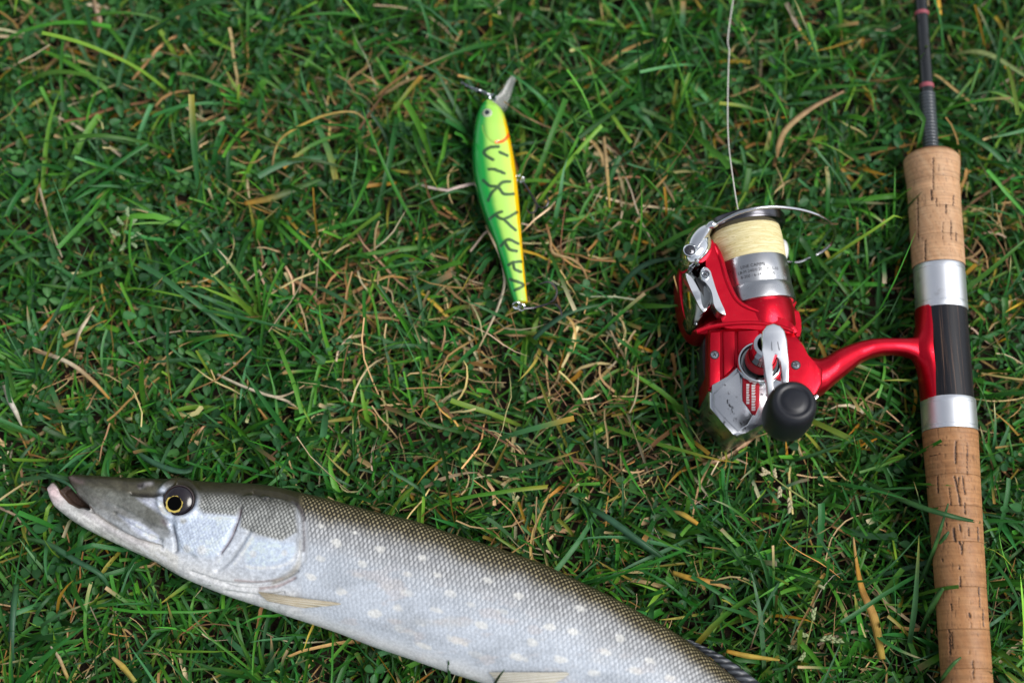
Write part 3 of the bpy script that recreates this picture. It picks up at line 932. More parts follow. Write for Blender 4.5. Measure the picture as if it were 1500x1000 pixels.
def rod_part(name, prof, mat, parent=None, n=72, cap=False, sharp=35):
    mb = MB()
    mb.lathe([rod_at(y) for y, r in prof], [rod_r(y, r) for y, r in prof], -ROD_DIR, n, cap)
    o = mb.build(name, mat, parent or ROD, sharp=sharp)
    yy = np.linspace(min(y for y, r in prof), max(y for y, r in prof), 60); rr = max(r for y, r in prof)
    mb2 = MB(); mb2.lathe([rod_at(y) for y in yy], [rod_r(y, rr) for y in yy], -ROD_DIR, 48)
    CAPPERS.append(np.concatenate(mb2.v))
    return o

def cork_ring(y0, y1, r0, r1, cracks, seed, flare=None, tone=0.0):
    L = np.linalg.norm(rod_at(y0) - rod_at(y1))
    m = max(int(L / 0.00040), 8)
    ys = np.linspace(y0 + 0.12, y1 - 0.12, m)
    t = np.linspace(0, 1, m)
    rp = r0 + (r1 - r0) * t
    edge = np.minimum(t, 1 - t) * L
    rp = rp - 0.45 * np.clip(1 - edge / 0.0006, 0, 1) ** 2
    if flare is not None:
        rp = rp + flare(ys)
    cen = np.array([rod_at(y) for y in ys]); rad = np.array([rod_r(y, q) for y, q in zip(ys, rp)])
    n = 190
    mb = MB(); mb.lathe(cen, rad, -ROD_DIR, n)
    v = np.concatenate(mb.v)
    ang = np.tile(np.arange(n), m) / n
    along = np.repeat(np.arange(m), n) / m * L * 1000
    px, py = PROJ(v)
    cn = np.repeat(cen, n, axis=0)
    nrm = v - cn; nrm /= np.linalg.norm(nrm, axis=1)[:, None]
    vis = ((CAM - v) * nrm).sum(1) > 0
    # growth lines run round the ring, cells speckle it
    u = ang * 82.0
    per = np.cos(ang * 2 * math.pi) * 13, np.sin(ang * 2 * math.pi) * 13
    g1 = fbm(along * 1.5 + seed * 7 + 0.9 * fbm(per[0] * 0.3 + 50, per[1] * 0.3 + 50 + along * 0.05, seed), per[0] * 0.05 + 30 + per[1] * 0.03, seed)
    g2 = fbm(per[0] * 0.5 + 80 + along * 0.2, per[1] * 0.5 + 80 - along * 0.2, seed + 3)
    g3 = fbm(per[0] * 2.2 + 80 + along * 0.9, per[1] * 2.2 + 80 + along * 1.3, seed + 5)
    base = (np.array([0.47, 0.275, 0.150]) if y0 < 400 else np.array([0.42, 0.205, 0.087])) * (1 + tone)
    col = base * (0.62 + 0.62 * g1 + 0.22 * (g2 - 0.5) + 0.25 * (g3 - 0.5))[:, None]
    col *= np.array([1, 1, 1]) + (g2 - 0.5)[:, None] * np.array([0.0, 0.16, 0.30])
    dk = np.zeros(len(v))
    for (x0, ya, x1, yb, w) in cracks:
        if yb < y0 - 6 or ya > y1 + 6: continue
        dd = seg_dist(px + 1.6 * (g3 - 0.5) * 2, py, [(x0, ya), (x1, yb)])
        dk = np.maximum(dk, smooth(w * 0.68, w * 0.2, dd + 1.5 * np.clip(fbm(px / 2.2, py / 5.0, seed + 31) - 0.5, 0, 1)) * vis)
    # small pores all round
    pore = smooth(0.70, 0.78, fbm(per[0] * 1.15 + 130, per[1] * 1.15 + 130 + along * 0.21, seed + 9, 3)) * smooth(0.45, 0.6, fbm(per[0] * 0.4 + 20, per[1] * 0.4 + along * 0.4, seed + 13))
    fleck = smooth(0.74, 0.80, fbm(per[0] * 2.6 + 230, per[1] * 2.6 + 130 + along * 0.5, seed + 19, 2))
    dk = np.maximum(dk, 0.45 * pore)
    dk = np.maximum(dk, 0.3 * fleck)
    col = col * (1 - dk)[:, None] + np.array([0.030, 0.014, 0.009]) * dk[:, None]
    joint = np.exp(-(np.minimum(along, L * 1000 - along) / 0.22) ** 2)
    col *= (1 - 0.30 * joint)[:, None]
    v = v - nrm * (dk * 0.00045 + (0.5 - g1) * 0.00012)[:, None]
    o = mesh_obj('cork_ring', v, mb.f, M['cork'], ROD, sharp=None, attrs={'col': col})
    cap_from(o)
    return o

CRACKS = [(1400, 646, 1400, 678, 3.2), (1417, 648, 1417, 695, 1.8), (1398, 698, 1404, 722, 3.0), (1404, 722, 1407, 740, 3.2), (1405, 699, 1402, 716, 2.4), (1373, 698, 1374, 721, 2.4), (1390, 714, 1393, 739, 2.2),
          (1410, 697, 1414, 724, 2.0), (1413, 736, 1414, 752, 2.2), (1397, 774, 1399, 792, 4.2), (1406, 768, 1407, 778, 2.4), (1419, 772, 1419, 784, 2.4), (1433, 772, 1433, 792, 2.4), (1405, 793, 1409, 803, 3.0), (1409, 803, 1409, 811, 2.2),
          (1411, 793, 1409, 801, 2.0), (1405, 828, 1405, 833, 2.2), (1407, 844, 1407, 859, 2.4), (1434, 860, 1436, 889, 2.2), (1440, 892, 1441, 917, 2.4), (1390, 922, 1392, 958, 2.6), (1394, 925, 1395, 950, 1.8), (1425, 967, 1426, 994, 2.2), (1420, 898, 1421, 903, 3.5), (1393, 884, 1394, 894, 1.6),
          (1386, 765, 1386, 774, 2.0), (1380, 818, 1381, 822, 1.8), (1367, 230, 1367, 278, 1.8), (1364, 279, 1365, 293, 3.2), (1371, 290, 1372, 302, 1.8), (1344, 290, 1345, 352, 1.6), (1355, 352, 1355, 380, 2.2), (1386, 300, 1386, 313, 2.0), (1397, 287, 1397, 301, 2.2), (1393, 322, 1394, 350, 1.6), (1381, 325, 1381, 350, 1.4), (1401, 340, 1401, 352, 1.8),
          (1352, 640, 1352, 655, 1.5), (1372, 652, 1386, 651, 1.5), (1361, 668, 1378, 664, 1.2)]
def fore_flare(ys):
    return 2.5 * smooth(262, 226, ys) - 3.5 * smooth(224, 217, ys) ** 2
for i, (a, b) in enumerate([(217, 259), (259, 302), (302, 343), (343, 383)]):
    r = lambda y: np.interp(y, [217, 259, 383], [37.4, 37.4, 37.6])
    cork_ring(a, b, r(a), r(b), CRACKS, 20 + i, fore_flare if i < 2 else None, [0.10, 0.16, 0.08, 0.12][i])
rear = [629, 696, 741, 793, 858, 919, 976, 1030, 1086, 1140, 1196]
for i, (a, b) in enumerate(zip(rear[:-1], rear[1:])):
    r = lambda y: np.interp(y, [629, 720, 850, 1000, 1200], [39.6, 38.0, 36.4, 36.6, 39.0])
    cork_ring(a, b, r(a), r(b), CRACKS, 40 + i, None, [-0.14, -0.09, -0.15, -0.10, -0.07, -0.16, -0.1, -0.06, -0.13, -0.08][i])
rod_part('butt_cap', [(1196, 37), (1198, 39), (1216, 39), (1221, 36), (1222, 1)], M['knob'])
rod_part('grip_check', [(214.5, 10), (215, 34.6), (217.4, 36.6), (217.6, 10)], M['cork'].copy() if False else paint('brown_cork_rim', (0.23, 0.10, 0.04), 0.6, 0.1))
rod_part('front_ring', [(382, 30), (382, 35.6), (384, 36.4), (390, 36.6), (390.6, 35.9), (391.8, 35.9), (392.4, 36.8), (440, 37.0), (440.6, 36.2), (442, 36.2), (442.6, 37.2), (449, 37.3), (450.4, 36.4), (450.5, 30)], M['satin'])
rod_part('reel_seat', [(449, 30), (449, 36.0), (515, 36.6), (581, 37.3), (581, 30)], M['seat'])
rod_part('rear_ring', [(578.5, 30), (578.6, 38.3), (580, 39.2), (586, 39.3), (586.6, 38.6), (587.6, 38.6), (588.2, 39.3), (622, 39.6), (622.6, 38.8), (623.8, 38.8), (624.4, 39.6), (628.6, 39.5), (629, 36)], M['satin'])
# blank: long tapering graphite tube running out of the picture
def build_blank():
    mb = MB()
    s = np.linspace(0, 1.25, 40)
    p0 = rod_at(217)
    cen = p0 + s[:, None] * ROD_DIR
    cen[:, 2] += np.interp(s, [0, 0.1, 1.25], [0, 0.0, -0.004])
    r = np.interp(s, [0, 0.075, 1.25], [0.0036, 0.0034, 0.0012])
    mb.lathe(cen, r, ROD_DIR, 32, True)
    o = mb.build('blank', M['blank'], ROD); cap_from(o)
    # thread wrapping in front of the grip, wound turn by turn
    mb = MB()
    ya, yb = 124, 214
    m = 19
    for k in range(m):
        y0, y1 = ya + (yb - ya) * k / m, ya + (yb - ya) * (k + 0.93) / m
        ys = [y0, y0 + (y1 - y0) * 0.25, y0 + (y1 - y0) * 0.5, y0 + (y1 - y0) * 0.75, y1]
        mb.lathe([rod_at(y) for y in ys], [rod_r(y, 10.6 + q) for y, q in zip(ys, [-0.6, 0.9, 1.3, 0.9, -0.6])], -ROD_DIR, 32)
    mb.build('thread_wrap', M['thread'], ROD, sharp=70)
    for y, w in [(114, 3.2), (8, 2.6)]:
        rod_part('trim_band', [(y - w, 9.9), (y - w * 0.7, 10.7), (y + w * 0.7, 10.7), (y + w, 9.9)], M['pink'], n=32)
    # first line guide, beyond the frame
    g = p0 + ROD_DIR * 0.52
    g[2] += 0.0
    mb = MB()
    side = np.cross(ROD_DIR, [0, 0, 1.0])
    gc = g - side * 0.020
    a = np.linspace(0, 2 * math.pi, 33)
    mb.tube([gc + 0.0095 * (math.cos(q) * side + math.sin(q) * np.array([0, 0, 1.0])) for q in a], 0.0011, 8, False)
    mb.tube([gc + 0.0095 * side, g + ROD_DIR * -0.025], 0.0009, 8)
    mb.tube([gc + 0.0095 * side, g + ROD_DIR * 0.025], 0.0009, 8)
    mb.build('line_guide', M['chrome'], ROD)
    return gc
GUIDE = build_blank()

# ------------------------------------------------------------------ spinning reel
REEL = root_at('spinning_reel', np.array([*W(1105, 500, 0.012)[:2], 0.0]), 'red and chrome spinning reel with black handle knob and pale yellow line', 'fishing reel')
AXZ = 0.0345
def ax_pt(py):
    x = 1102.5 + (py - 400) * 0.185
    return W(x, py, AXZ)
AXD = ax_pt(450) - ax_pt(335); AXD /= np.linalg.norm(AXD)     # towards the rear
def reel_lathe(name, prof, mat, parent=None, n=96, cap=False, sharp=35, attrs=None):
    mb = MB()
    mb.lathe([ax_pt(y) for y, r in prof], [r / 1000 for y, r in prof], AXD, n, cap)
    return mb.build(name, mat, parent or REEL, sharp=sharp)

def reel_plate(name, poly, z1, z0, mat, bevel=0.0008, parent=None, rnd=True, seg=3, sharp=40):
    P = catmull(poly, 4, True) if rnd else np.array(poly, float)
    mb = MB(); mb.plate(PXZ(P, z1), z1, z0, bevel, seg)
    return mb.build(name, mat, parent or REEL, sharp=sharp)

def reel_dome(name, poly, zb, ze, zt, mat, parent=None, power=2.2, centre=None, rnd=5):
    P = catmull(poly, rnd, True)
    mb = MB(); mb.dome(PXZ(P, ze), zb, ze, zt, power, centre=None if centre is None else W(*centre, zt))
    return mb.build(name, mat, parent or REEL, sharp=50)

def screw(x, y, z, rpx, parent, ring=None, rot=0.4, seat=M['black'], head='grey_chrome'):
    k = mm_px(y, z, x) / 1000
    c = W(x, y, z); r = rpx * k
    up_ = np.array([0, 0, 1.0])
    if ring is not None:
        mb = MB(); mb.lathe([c + up_ * h for h in (-0.001, 0.0004, 0.0007, 0.0004, -0.0002)], [r * 1.36, r * 1.36, r * 1.2, r * 1.05, r * 1.0], up_, 32)
        mb.build('screw_collar', ring, parent)
    mb = MB(); mb.lathe([c + up_ * h for h in (-0.001, 0.0001, 0.0001)], [r * 1.25, r * 1.22, 1e-5], up_, 32)
    mb.build('screw_seat', seat, parent)
    mb = MB(); mb.lathe([c + up_ * h for h in (-0.0002, 0.0003, 0.0006, 0.0007)], [r, r * 0.98, r * 0.8, 1e-5], up_, 32)
    s = mb.build('screw', M[head], parent)
    mb = MB()
    for q in (rot, rot + math.pi / 2):
        u = np.array([math.cos(q), math.sin(q), 0]); w = np.array([-math.sin(q), math.cos(q), 0])
        P = np.array([c + u * a * r * 0.62 + w * b * r * 0.12 for a, b in ((-1, -1), (1, -1), (1, 1), (-1, 1))])
        mb.plate(P, z + 0.00082 + (0.00003 if q > rot else 0), z + 0.0004, 0)
    mb.build('cross_slot_shade', M['black'], s)  # raised black bars stand in for the shade of the cross recess
    return s

def build_reel():
    # spool with its wound line
    sp = reel_lathe('spool', [(386, 8), (386, 16.4), (387, 17.0), (389, 17.2), (424, 17.35), (425, 17.15), (426.5, 17.15), (427.5, 17.4), (434, 17.6), (446, 17.8), (449.5, 17.6), (450.5, 17.0), (450.5, 15.0)], M['spool_metal'])
    cap_from(sp)
    fl = reel_lathe('spool_flange', [(327, 1e-3), (326.5, 9), (325, 16), (325.4, 19.6), (327, 20.2), (333, 20.2), (338, 19.6), (341, 17.6), (342, 12)], M['flange_metal'], sp)
    cap_from(fl)
    ys = np.linspace(339, 388, 46)
    t = (ys - 339) / 49
    r0 = 16.75 + 0.45 * np.sin(math.pi * t) + 0.25 * t
    r0 += rng.normal(0, 0.05, len(ys))
    mb = MB(); n = 120
    mb.lathe([ax_pt(y) for y in ys], r0 / 1000, AXD, n)
    a = np.tile(np.arange(n), len(ys)) / n * 2 * math.pi
    lay = np.column_stack([np.cos(a) * 2.0 + np.repeat(t, n) * 2, np.sin(a) * 2.0, np.repeat(t, n) * 30 + 1.8 * np.sin(a * 1.0 + 0.6)])
    mb.build('wound_line', M['line'], sp, sharp=None, attrs={'lay': lay})
    # strands crossing the winding at a slant
    for k in range(26):
        a0 = rng.uniform(0.2, 2.6); y0 = rng.uniform(338, 380); dy = rng.uniform(-16, 16); span = rng.uniform(0.7, 1.5)
        upv = np.array([0, 0, 1.0]); w = upv - AXD * (upv @ AXD); w /= np.linalg.norm(w); u = np.cross(AXD, w)
        pts = []
        for q in np.linspace(0, 1, 16):
            yy = np.clip(y0 + dy * q, 342, 385); aa = a0 + span * (q - 0.5)
            pts.append(ax_pt(yy) + (np.interp(yy, ys, r0) / 1000 + 0.00002) * (math.cos(aa) * u + math.sin(aa) * w))
        if k == 0: smb = MB()
        smb.tube(pts, 0.00011, 5)
    smb.build('crossing_strand', M['line'], sp, sharp=None, attrs={'lay': np.concatenate(smb.v) * 900})
    # print on the skirt
    def wrap_text(txt, y_mid, ang0, size, nm):
        cu = bpy.data.curves.new('t', 'FONT'); cu.body = txt; cu.size = 1.0; cu.align_x = 'LEFT'
        ob = bpy.data.objects.new('t', cu); COL.objects.link(ob)
        dg = bpy.context.evaluated_depsgraph_get()
        me = bpy.data.meshes.new_from_object(ob.evaluated_get(dg))
        v = np.array([q.co[:] for q in me.vertices]); f = [tuple(p.vertices) for p in me.polygons]
        bpy.data.objects.remove(ob); bpy.data.curves.remove(cu); bpy.data.meshes.remove(me)
        if len(v) == 0: return
        upv = np.array([0, 0, 1.0]); w = upv - AXD * (upv @ AXD); w /= np.linalg.norm(w); u = np.cross(AXD, w)
        sgn = 1.0 if u[0] > 0 else -1.0
        ang = ang0 + v[:, 0] * size / 17.2 * 1000
        R = (17.42) / 1000
        base = ax_pt(y_mid)
        P = base - AXD * (v[:, 1:2] * size) + R * (np.sin(ang)[:, None] * u * sgn + np.cos(ang)[:, None] * w)
        mesh_obj(nm, P, f, M['print'], sp, sharp=None)
    wrap_text('LINE CAP(M)', 406, -0.52, 0.0021, 'lettering')
    wrap_text('LB-M 240/0.20-180  1-15', 413, -0.62, 0.0020, 'lettering')
    wrap_text('8-200 / 6-145  10-95', 420, -0.56, 0.0020, 'lettering')
    # rotor
    rotor = reel_lathe('rotor', [(440, 15.0), (444, 15.4), (452, 15.8), (462, 16.2), (472, 15.9), (484, 15.6), (492, 14)], M['red'])
    cap_from(rotor)
    arm = [(1040, 350), (1045, 354), (1053, 372), (1060, 398), (1067, 420), (1075, 436), (1087, 448), (1110, 458), (1140, 464), (1164, 476), (1166, 488), (1130, 484), (1085, 481), (1062, 480), (1056, 466), (1048, 440), (1041, 412), (1034, 390), (1036, 366)]
    P = catmull(arm, 4, True)
    mb = MB(); mb.plate(PXZ(P, 0.0495), 0.0495, 0.022, 0.0022, 5)
    a1 = mb.build('rotor_arm', M['red'], REEL, sharp=60); cap_from(a1)
    base = [(1036, 360), (1052, 420), (1066, 470), (1066, 484), (1045, 488), (1022, 488), (1005, 470), (996, 434), (995, 398), (1004, 374)]
    mb = MB(); mb.plate(PXZ(catmull(base, 4, True), 0.039), 0.039, 0.018, 0.0030, 5)
    cap_from(mb.build('arm_base', M['red'], a1, sharp=60))
    # raised lip along the arm, next to the spool
    lip = PXZ([(1047, 357), (1056, 379), (1063, 404), (1071, 425), (1081, 441), (1096, 451), (1122, 460), (1150, 468)], 0.0492)
    mb = MB(); lc = catmull(lip, 6); mb.tube(lc, np.interp(np.linspace(0, 1, len(lc)), [0, 0.1, 0.7, 1], [0.0006, 0.0013, 0.0012, 0.0002]), 10); mb.build('arm_lip', M['red'], a1)
    rim = PXZ([(1020, 486), (1040, 479), (1065, 475), (1090, 473.5), (1115, 474), (1140, 478), (1162, 486)], 0.0490)
    mb = MB(); mb.tube(catmull(rim, 6), 0.0012, 10); mb.build('rotor_rim', M['red'], a1)
    a2 = reel_plate('rotor_arm', [(1132, 372), (1150, 374), (1154, 400), (1158, 440), (1168, 452), (1173, 468), (1173, 488), (1163, 502), (1140, 500), (1134, 440)], 0.030, 0.012, M['red'], 0.003, seg=5)
    cap_from(a2)
    # cover of the bail arm: chrome shell, dark reflection put into its colour, two bright struts
    cov = reel_dome('arm_cover', [(999, 393), (1016, 397), (1033, 386), (1041, 398), (1049, 420), (1057, 444), (1066, 463), (1058, 468), (1044, 471), (1028, 480), (1012, 483), (1003, 466), (998, 430)], 0.030, 0.0385, 0.0535, M['dark_chrome'], power=1.35, centre=(1044, 434))
    st1 = reel_plate('strut', [(1004, 400), (1013, 406), (1024, 424), (1036, 447), (1034, 455), (1028, 455), (1018, 436), (1009, 416)], 0.0500, 0.038, M['bright'], 0.0006, cov)
    reel_plate('strut', [(1031, 391), (1039, 394), (1044, 408), (1049, 424), (1056, 442), (1064, 461), (1052, 456), (1046, 446), (1044, 434), (1041, 424), (1034, 414), (1027, 408), (1026, 398)], 0.0546, 0.046, M['bright'], 0.0007, cov)
    reel_plate('strut_gap_shade', [(1018, 406), (1026, 410), (1036, 422), (1042, 432), (1041, 440), (1037, 446), (1028, 428)], 0.0512, 0.042, M['black'], 0.0002, cov)  # black plate paints in the dark of the hole between the struts
    screw(1033, 402.5, 0.0550, 5.2, cov, M['chrome'], 0.9)
    screw(1019, 474, 0.0440, 2.4, cov, None, 0.3)
    # bail arm and wire
    ba = reel_dome('bail_arm', [(1044, 324), (1037, 325), (1020, 333), (1006, 348), (998, 370), (998, 388), (1008, 397), (1022, 394), (1034, 383), (1041, 370), (1041, 356), (1039, 347), (1043, 338), (1046, 332)], 0.040, 0.0470, 0.0580, M['chrome'], power=2.6, centre=(1020, 365))
    screw(1010.5, 366.5, 0.0583, 7.2, ba, M['chrome'], 0.35, head='flange_metal')  # darker head puts the shade of its recess into the metal
    tip = MB(); tp = catmull([W(1036, 333, 0.0555), W(1041, 329, 0.056), W(1046, 329, 0.056), W(1051, 328, 0.0555)], 5)
    tip.tube(tp, np.interp(np.linspace(0, 1, len(tp)), [0, 0.5, 1], [0.0013, 0.0021, 0.0008]), 12); tip.build('wire_socket', M['chrome'], ba)
    wire = [(1046, 330, 0.0555), (1062, 321.5, 0.060), (1082, 312, 0.0635), (1106, 305.5, 0.065), (1130, 303, 0.064), (1155, 304.5, 0.061), (1180, 309, 0.056), (1202, 317, 0.050), (1216, 327, 0.041), (1223, 341, 0.031), (1220, 354, 0.024), (1208, 366, 0.020), (1190, 376, 0.019), (1170, 384, 0.021), (1152, 383, 0.025)]
    wp = catmull([W(*q) for q in wire], 6)
    mb = MB(); mb.tube(wp, np.interp(np.linspace(0, 1, len(wp)), [0, 0.15, 0.5, 1], [0.0006, 0.0008, 0.00092, 0.0007]), 12); mb.build('bail_wire', M['wire'], REEL)
    reel_dome('bail_pivot', [(1142, 352), (1150, 354), (1154, 363), (1154, 375), (1149, 385), (1141, 384), (1136, 368)], 0.018, 0.026, 0.0315, M['plastic_white'])
    # body
    body = reel_plate('body', [(1038, 482), (1100, 478), (1164, 482), (1172, 508), (1180, 523), (1194, 531), (1206, 540), (1205, 562), (1197, 577), (1188, 580), (1150, 592), (1110, 600), (1046, 574), (1037, 573)], 0.0475, 0.014, M['red'], 0.0016, rnd=False)
    cap_from(body)
    for pts in ([(1040, 486), (1056, 485), (1056, 558), (1046, 567), (1039, 568)], [(1059, 485), (1077, 484), (1077, 536), (1060, 553)], [(1081, 484), (1112, 482), (1112, 512), (1092, 520), (1081, 530)]):
        reel_plate('body_rib', pts, 0.0490, 0.046, M['red'], 0.0006, body, rnd=False)
    reel_plate('body_back', [(1030, 500), (1040, 492), (1044, 560), (1036, 562), (1030, 540)], 0.036, 0.012, M['black'], 0.002)
    screw(1047, 519.5, 0.0493, 5.4, body, None, 0.5)
    screw(1166, 534.5, 0.0478, 5.6, body, None, 0.2)
    cv = [(1087, 529), (1100, 545), (1124, 552), (1150, 556), (1152, 590), (1140, 606), (1117, 621), (1092, 634), (1080, 641), (1074, 636), (1056, 616), (1039, 597), (1038, 572), (1047, 570), (1066, 551)]
    cover = reel_plate('side_cover', cv, 0.0500, 0.016, M['cover'], 0.0022, rnd=False, seg=4)
    cap_from(cover)
    # ridge and hollow of the cover
    reel_plate('cover_step', [(1084, 540), (1086, 586), (1104, 608), (1096, 622), (1081, 632), (1060, 610), (1046, 595), (1045, 576), (1064, 562)], 0.05055, 0.049, M['cover'], 0.0005, cover, rnd=False)
    lg = reel_plate('badge', [(1088, 551), (1113, 557), (1112.5, 594), (1107, 607), (1103, 606), (1088, 587)], 0.0512, 0.049, M['dark_red'], 0.0004, cover, rnd=False)
    r2 = np.random.default_rng(5)
    for x, ya, yb, w in ((1095.5, 562, 590, 2.2), (1104, 563, 599, 3.0)):
        y = ya
        while y < yb:
            h = r2.uniform(2.2, 3.6)
            reel_plate('badge_letter', [(x - w, y), (x + w, y + 0.4), (x + w * r2.uniform(0.3, 1), y + h), (x - w, y + h)], 0.05135, 0.0511, M['white'], 0.0, lg, rnd=False)
            y += h + 0.9
    # handle hub, arm and knob
    hx = np.array([0.0, 0.14, 0.99]); hx /= np.linalg.norm(hx)
    h0 = W(1112, 533, 0.050)
    k = mm_px(533, 0.05, 1112) / 1000
    def hub(name, prof, mat, parent=None, n=64):
        mb = MB(); mb.lathe([h0 + hx * q / 1000 for q, r in prof], [r * k for q, r in prof], hx, n)
        return mb.build(name, mat, parent or REEL, sharp=40)
    hb = hub('handle_hub', [(-2, 33), (0.6, 33), (1.6, 31.5), (2.0, 29), (1.2, 27), (1.2, 24.5), (7, 21.5), (14, 18.5), (20, 17)], M['dark_chrome'])
    hub('hub_ring', [(0.4, 33.4), (1.5, 33.6), (2.6, 31.5), (2.8, 29.5), (1.6, 28.6)], M['chrome'], hb)
    hub('hub_band', [(4.5, 23.2), (5, 23.4), (10, 21.4), (10.5, 20.6)], M['dark_red'], hb)
    hub('hub_collar', [(16, 17.5), (16.5, 19.2), (20, 19.4), (22, 18.6), (22.5, 14)], M['chrome'], hb)
    za = 0.0745
    arm_o = [(1127, 592), (1122, 548), (1117, 512), (1115.5, 496), (1117, 485), (1123, 476.5), (1133, 473), (1143.5, 476.5), (1150, 484), (1153.5, 498), (1155, 530), (1156, 580), (1147.5, 580), (1146.5, 552), (1144, 530), (1141, 517), (1136.5, 513), (1132, 516), (1131, 532), (1132.5, 560), (1135, 590)]
    ha = reel_plate('handle_arm', arm_o, za, za - 0.0042, M['bright'], 0.0011, rnd=False, seg=4)
    for pts in ([(1129.6, 500), (1130.6, 500), (1131.4, 513), (1130, 513)], [(1138.6, 500), (1139.6, 500), (1142.5, 513), (1141, 513)]):
        reel_plate('groove', pts, za + 0.0001, za - 0.001, M['dark_chrome'], 0, ha, rnd=False)  # raised dark strips stand in for shade in the two grooves
    kc = W(1151, 612, 0.071)
    kk = mm_px(605, 0.08, 1150) / 1000
    kp = [(-6, 10), (-6, 26), (-4.5, 33), (-2, 36.6), (2, 38.2), (8, 38.6), (14, 37.8), (17.5, 36), (19.8, 32.8), (20.9, 29), (21.2, 26), (20.8, 23), (20.5, 21.5), (20.7, 19.5), (21.2, 17.5), (21.5, 12), (21.6, 1e-3)]
    mb = MB(); mb.lathe([kc + hx * q / 1000 for q, r in kp], [r * kk * 0.96 for q, r in kp], hx, 72)
    mb.build('handle_knob', M['knob'], REEL, sharp=60)
    # stem and foot
    sx = np.array([1170, 1185, 1195, 1207, 1222, 1240, 1258, 1275, 1292, 1310, 1325, 1338, 1348])
    yu = np.array([522, 528, 530, 526, 516, 508, 502, 498.5, 497, 497, 497, 496, 494])
    yl = np.array([586, 584, 581, 576, 563, 548, 533, 524, 519.5, 518.5, 520, 525, 532])
    z0 = np.interp(sx, [1170, 1220, 1280, 1348], [0.032, 0.034, 0.033, 0.027])
    H = np.interp(sx, [1170, 1220, 1258, 1300, 1348], [0.0140, 0.0110, 0.0075, 0.0055, 0.0055])
    xi = np.linspace(1170, 1348, 50)
    q = lambda a: np.interp(xi, sx, catmull(np.column_stack([sx, a]), 1)[:, 1])
    zi, Hi = q(z0), q(H)
    mb = MB(); mb.loft(WW(xi, q(yu), zi), WW(xi, q(yl), zi), zi, Hi, Hi, 48, 0.50)
    stem = mb.build('stem', M['red'], REEL, sharp=None); cap_from(stem)
    # saddle-shaped foot lying round the seat
    mb = MB()
    ys = np.linspace(448, 581, 50)
    upv = np.array([0, 0, 1.0]); w = upv - ROD_DIR * (upv @ ROD_DIR); w /= np.linalg.norm(w); u = np.cross(-ROD_DIR, w)
    left = u if u[0] < 0 else -u
    na = 24
    V = []
    for y in ys:
        c = rod_at(y); r = rod_r(y, 36.9 + (y - 448) / 133 * 0.9)
        for j in range(na):
            a = math.radians(-35 + (51 + 35) * j / (na - 1))
            mid = math.exp(-((y - 508) / 17) ** 2) * math.exp(-((math.degrees(a) - 12) / 30) ** 2)
            tp_ = 0.0022 * math.exp(-((y - 510) / 45) ** 2) * math.exp(-((math.degrees(a) - 15) / 30) ** 2)
            e = 0.0009 * min(1, min(j, na - 1 - j) / 2.0)
            V.append(c + (r - 0.0006 + e + 0.0042 * mid + tp_) * (math.cos(a) * left + math.sin(a) * w))
    F = [(i * na + j, (i + 1) * na + j, (i + 1) * na + j + 1, i * na + j + 1) for i in range(len(ys) - 1) for j in range(na - 1)]
    mb.add(V, F); cap_from(mb.build('foot', M['red'], REEL, sharp=None))
    # small lever seen behind the body
    reel_plate('drag_lever', [(1188, 578), (1196, 576), (1200, 580), (1194, 586)], 0.040, 0.030, M['chrome'], 0.0006)
build_reel()

# fishing line running from the spool to the first guide
def build_line():
    pts = [(1090, 335, 0.034), (1084, 318, 0.036), (1079, 296, 0.037), (1072, 250, 0.040), (1067, 205, 0.034), (1066, 150, 0.033), (1068, 80, 0.032), (1074, 0, 0.031)]
    p = [W(*q) for q in pts]
    p += [p[-1] * 0.6 + GUIDE * 0.4 + np.array([0, 0, 0.004]), GUIDE]
    c = catmull(p, 10)
    mb = MB(); mb.tube(c, 0.0003, 8)
    o = mb.build('fishing_line', M['mono'], None, sharp=None)
    tag(o, 'pale thin fishing line running up the lawn from the reel spool', 'fishing line')
build_line()

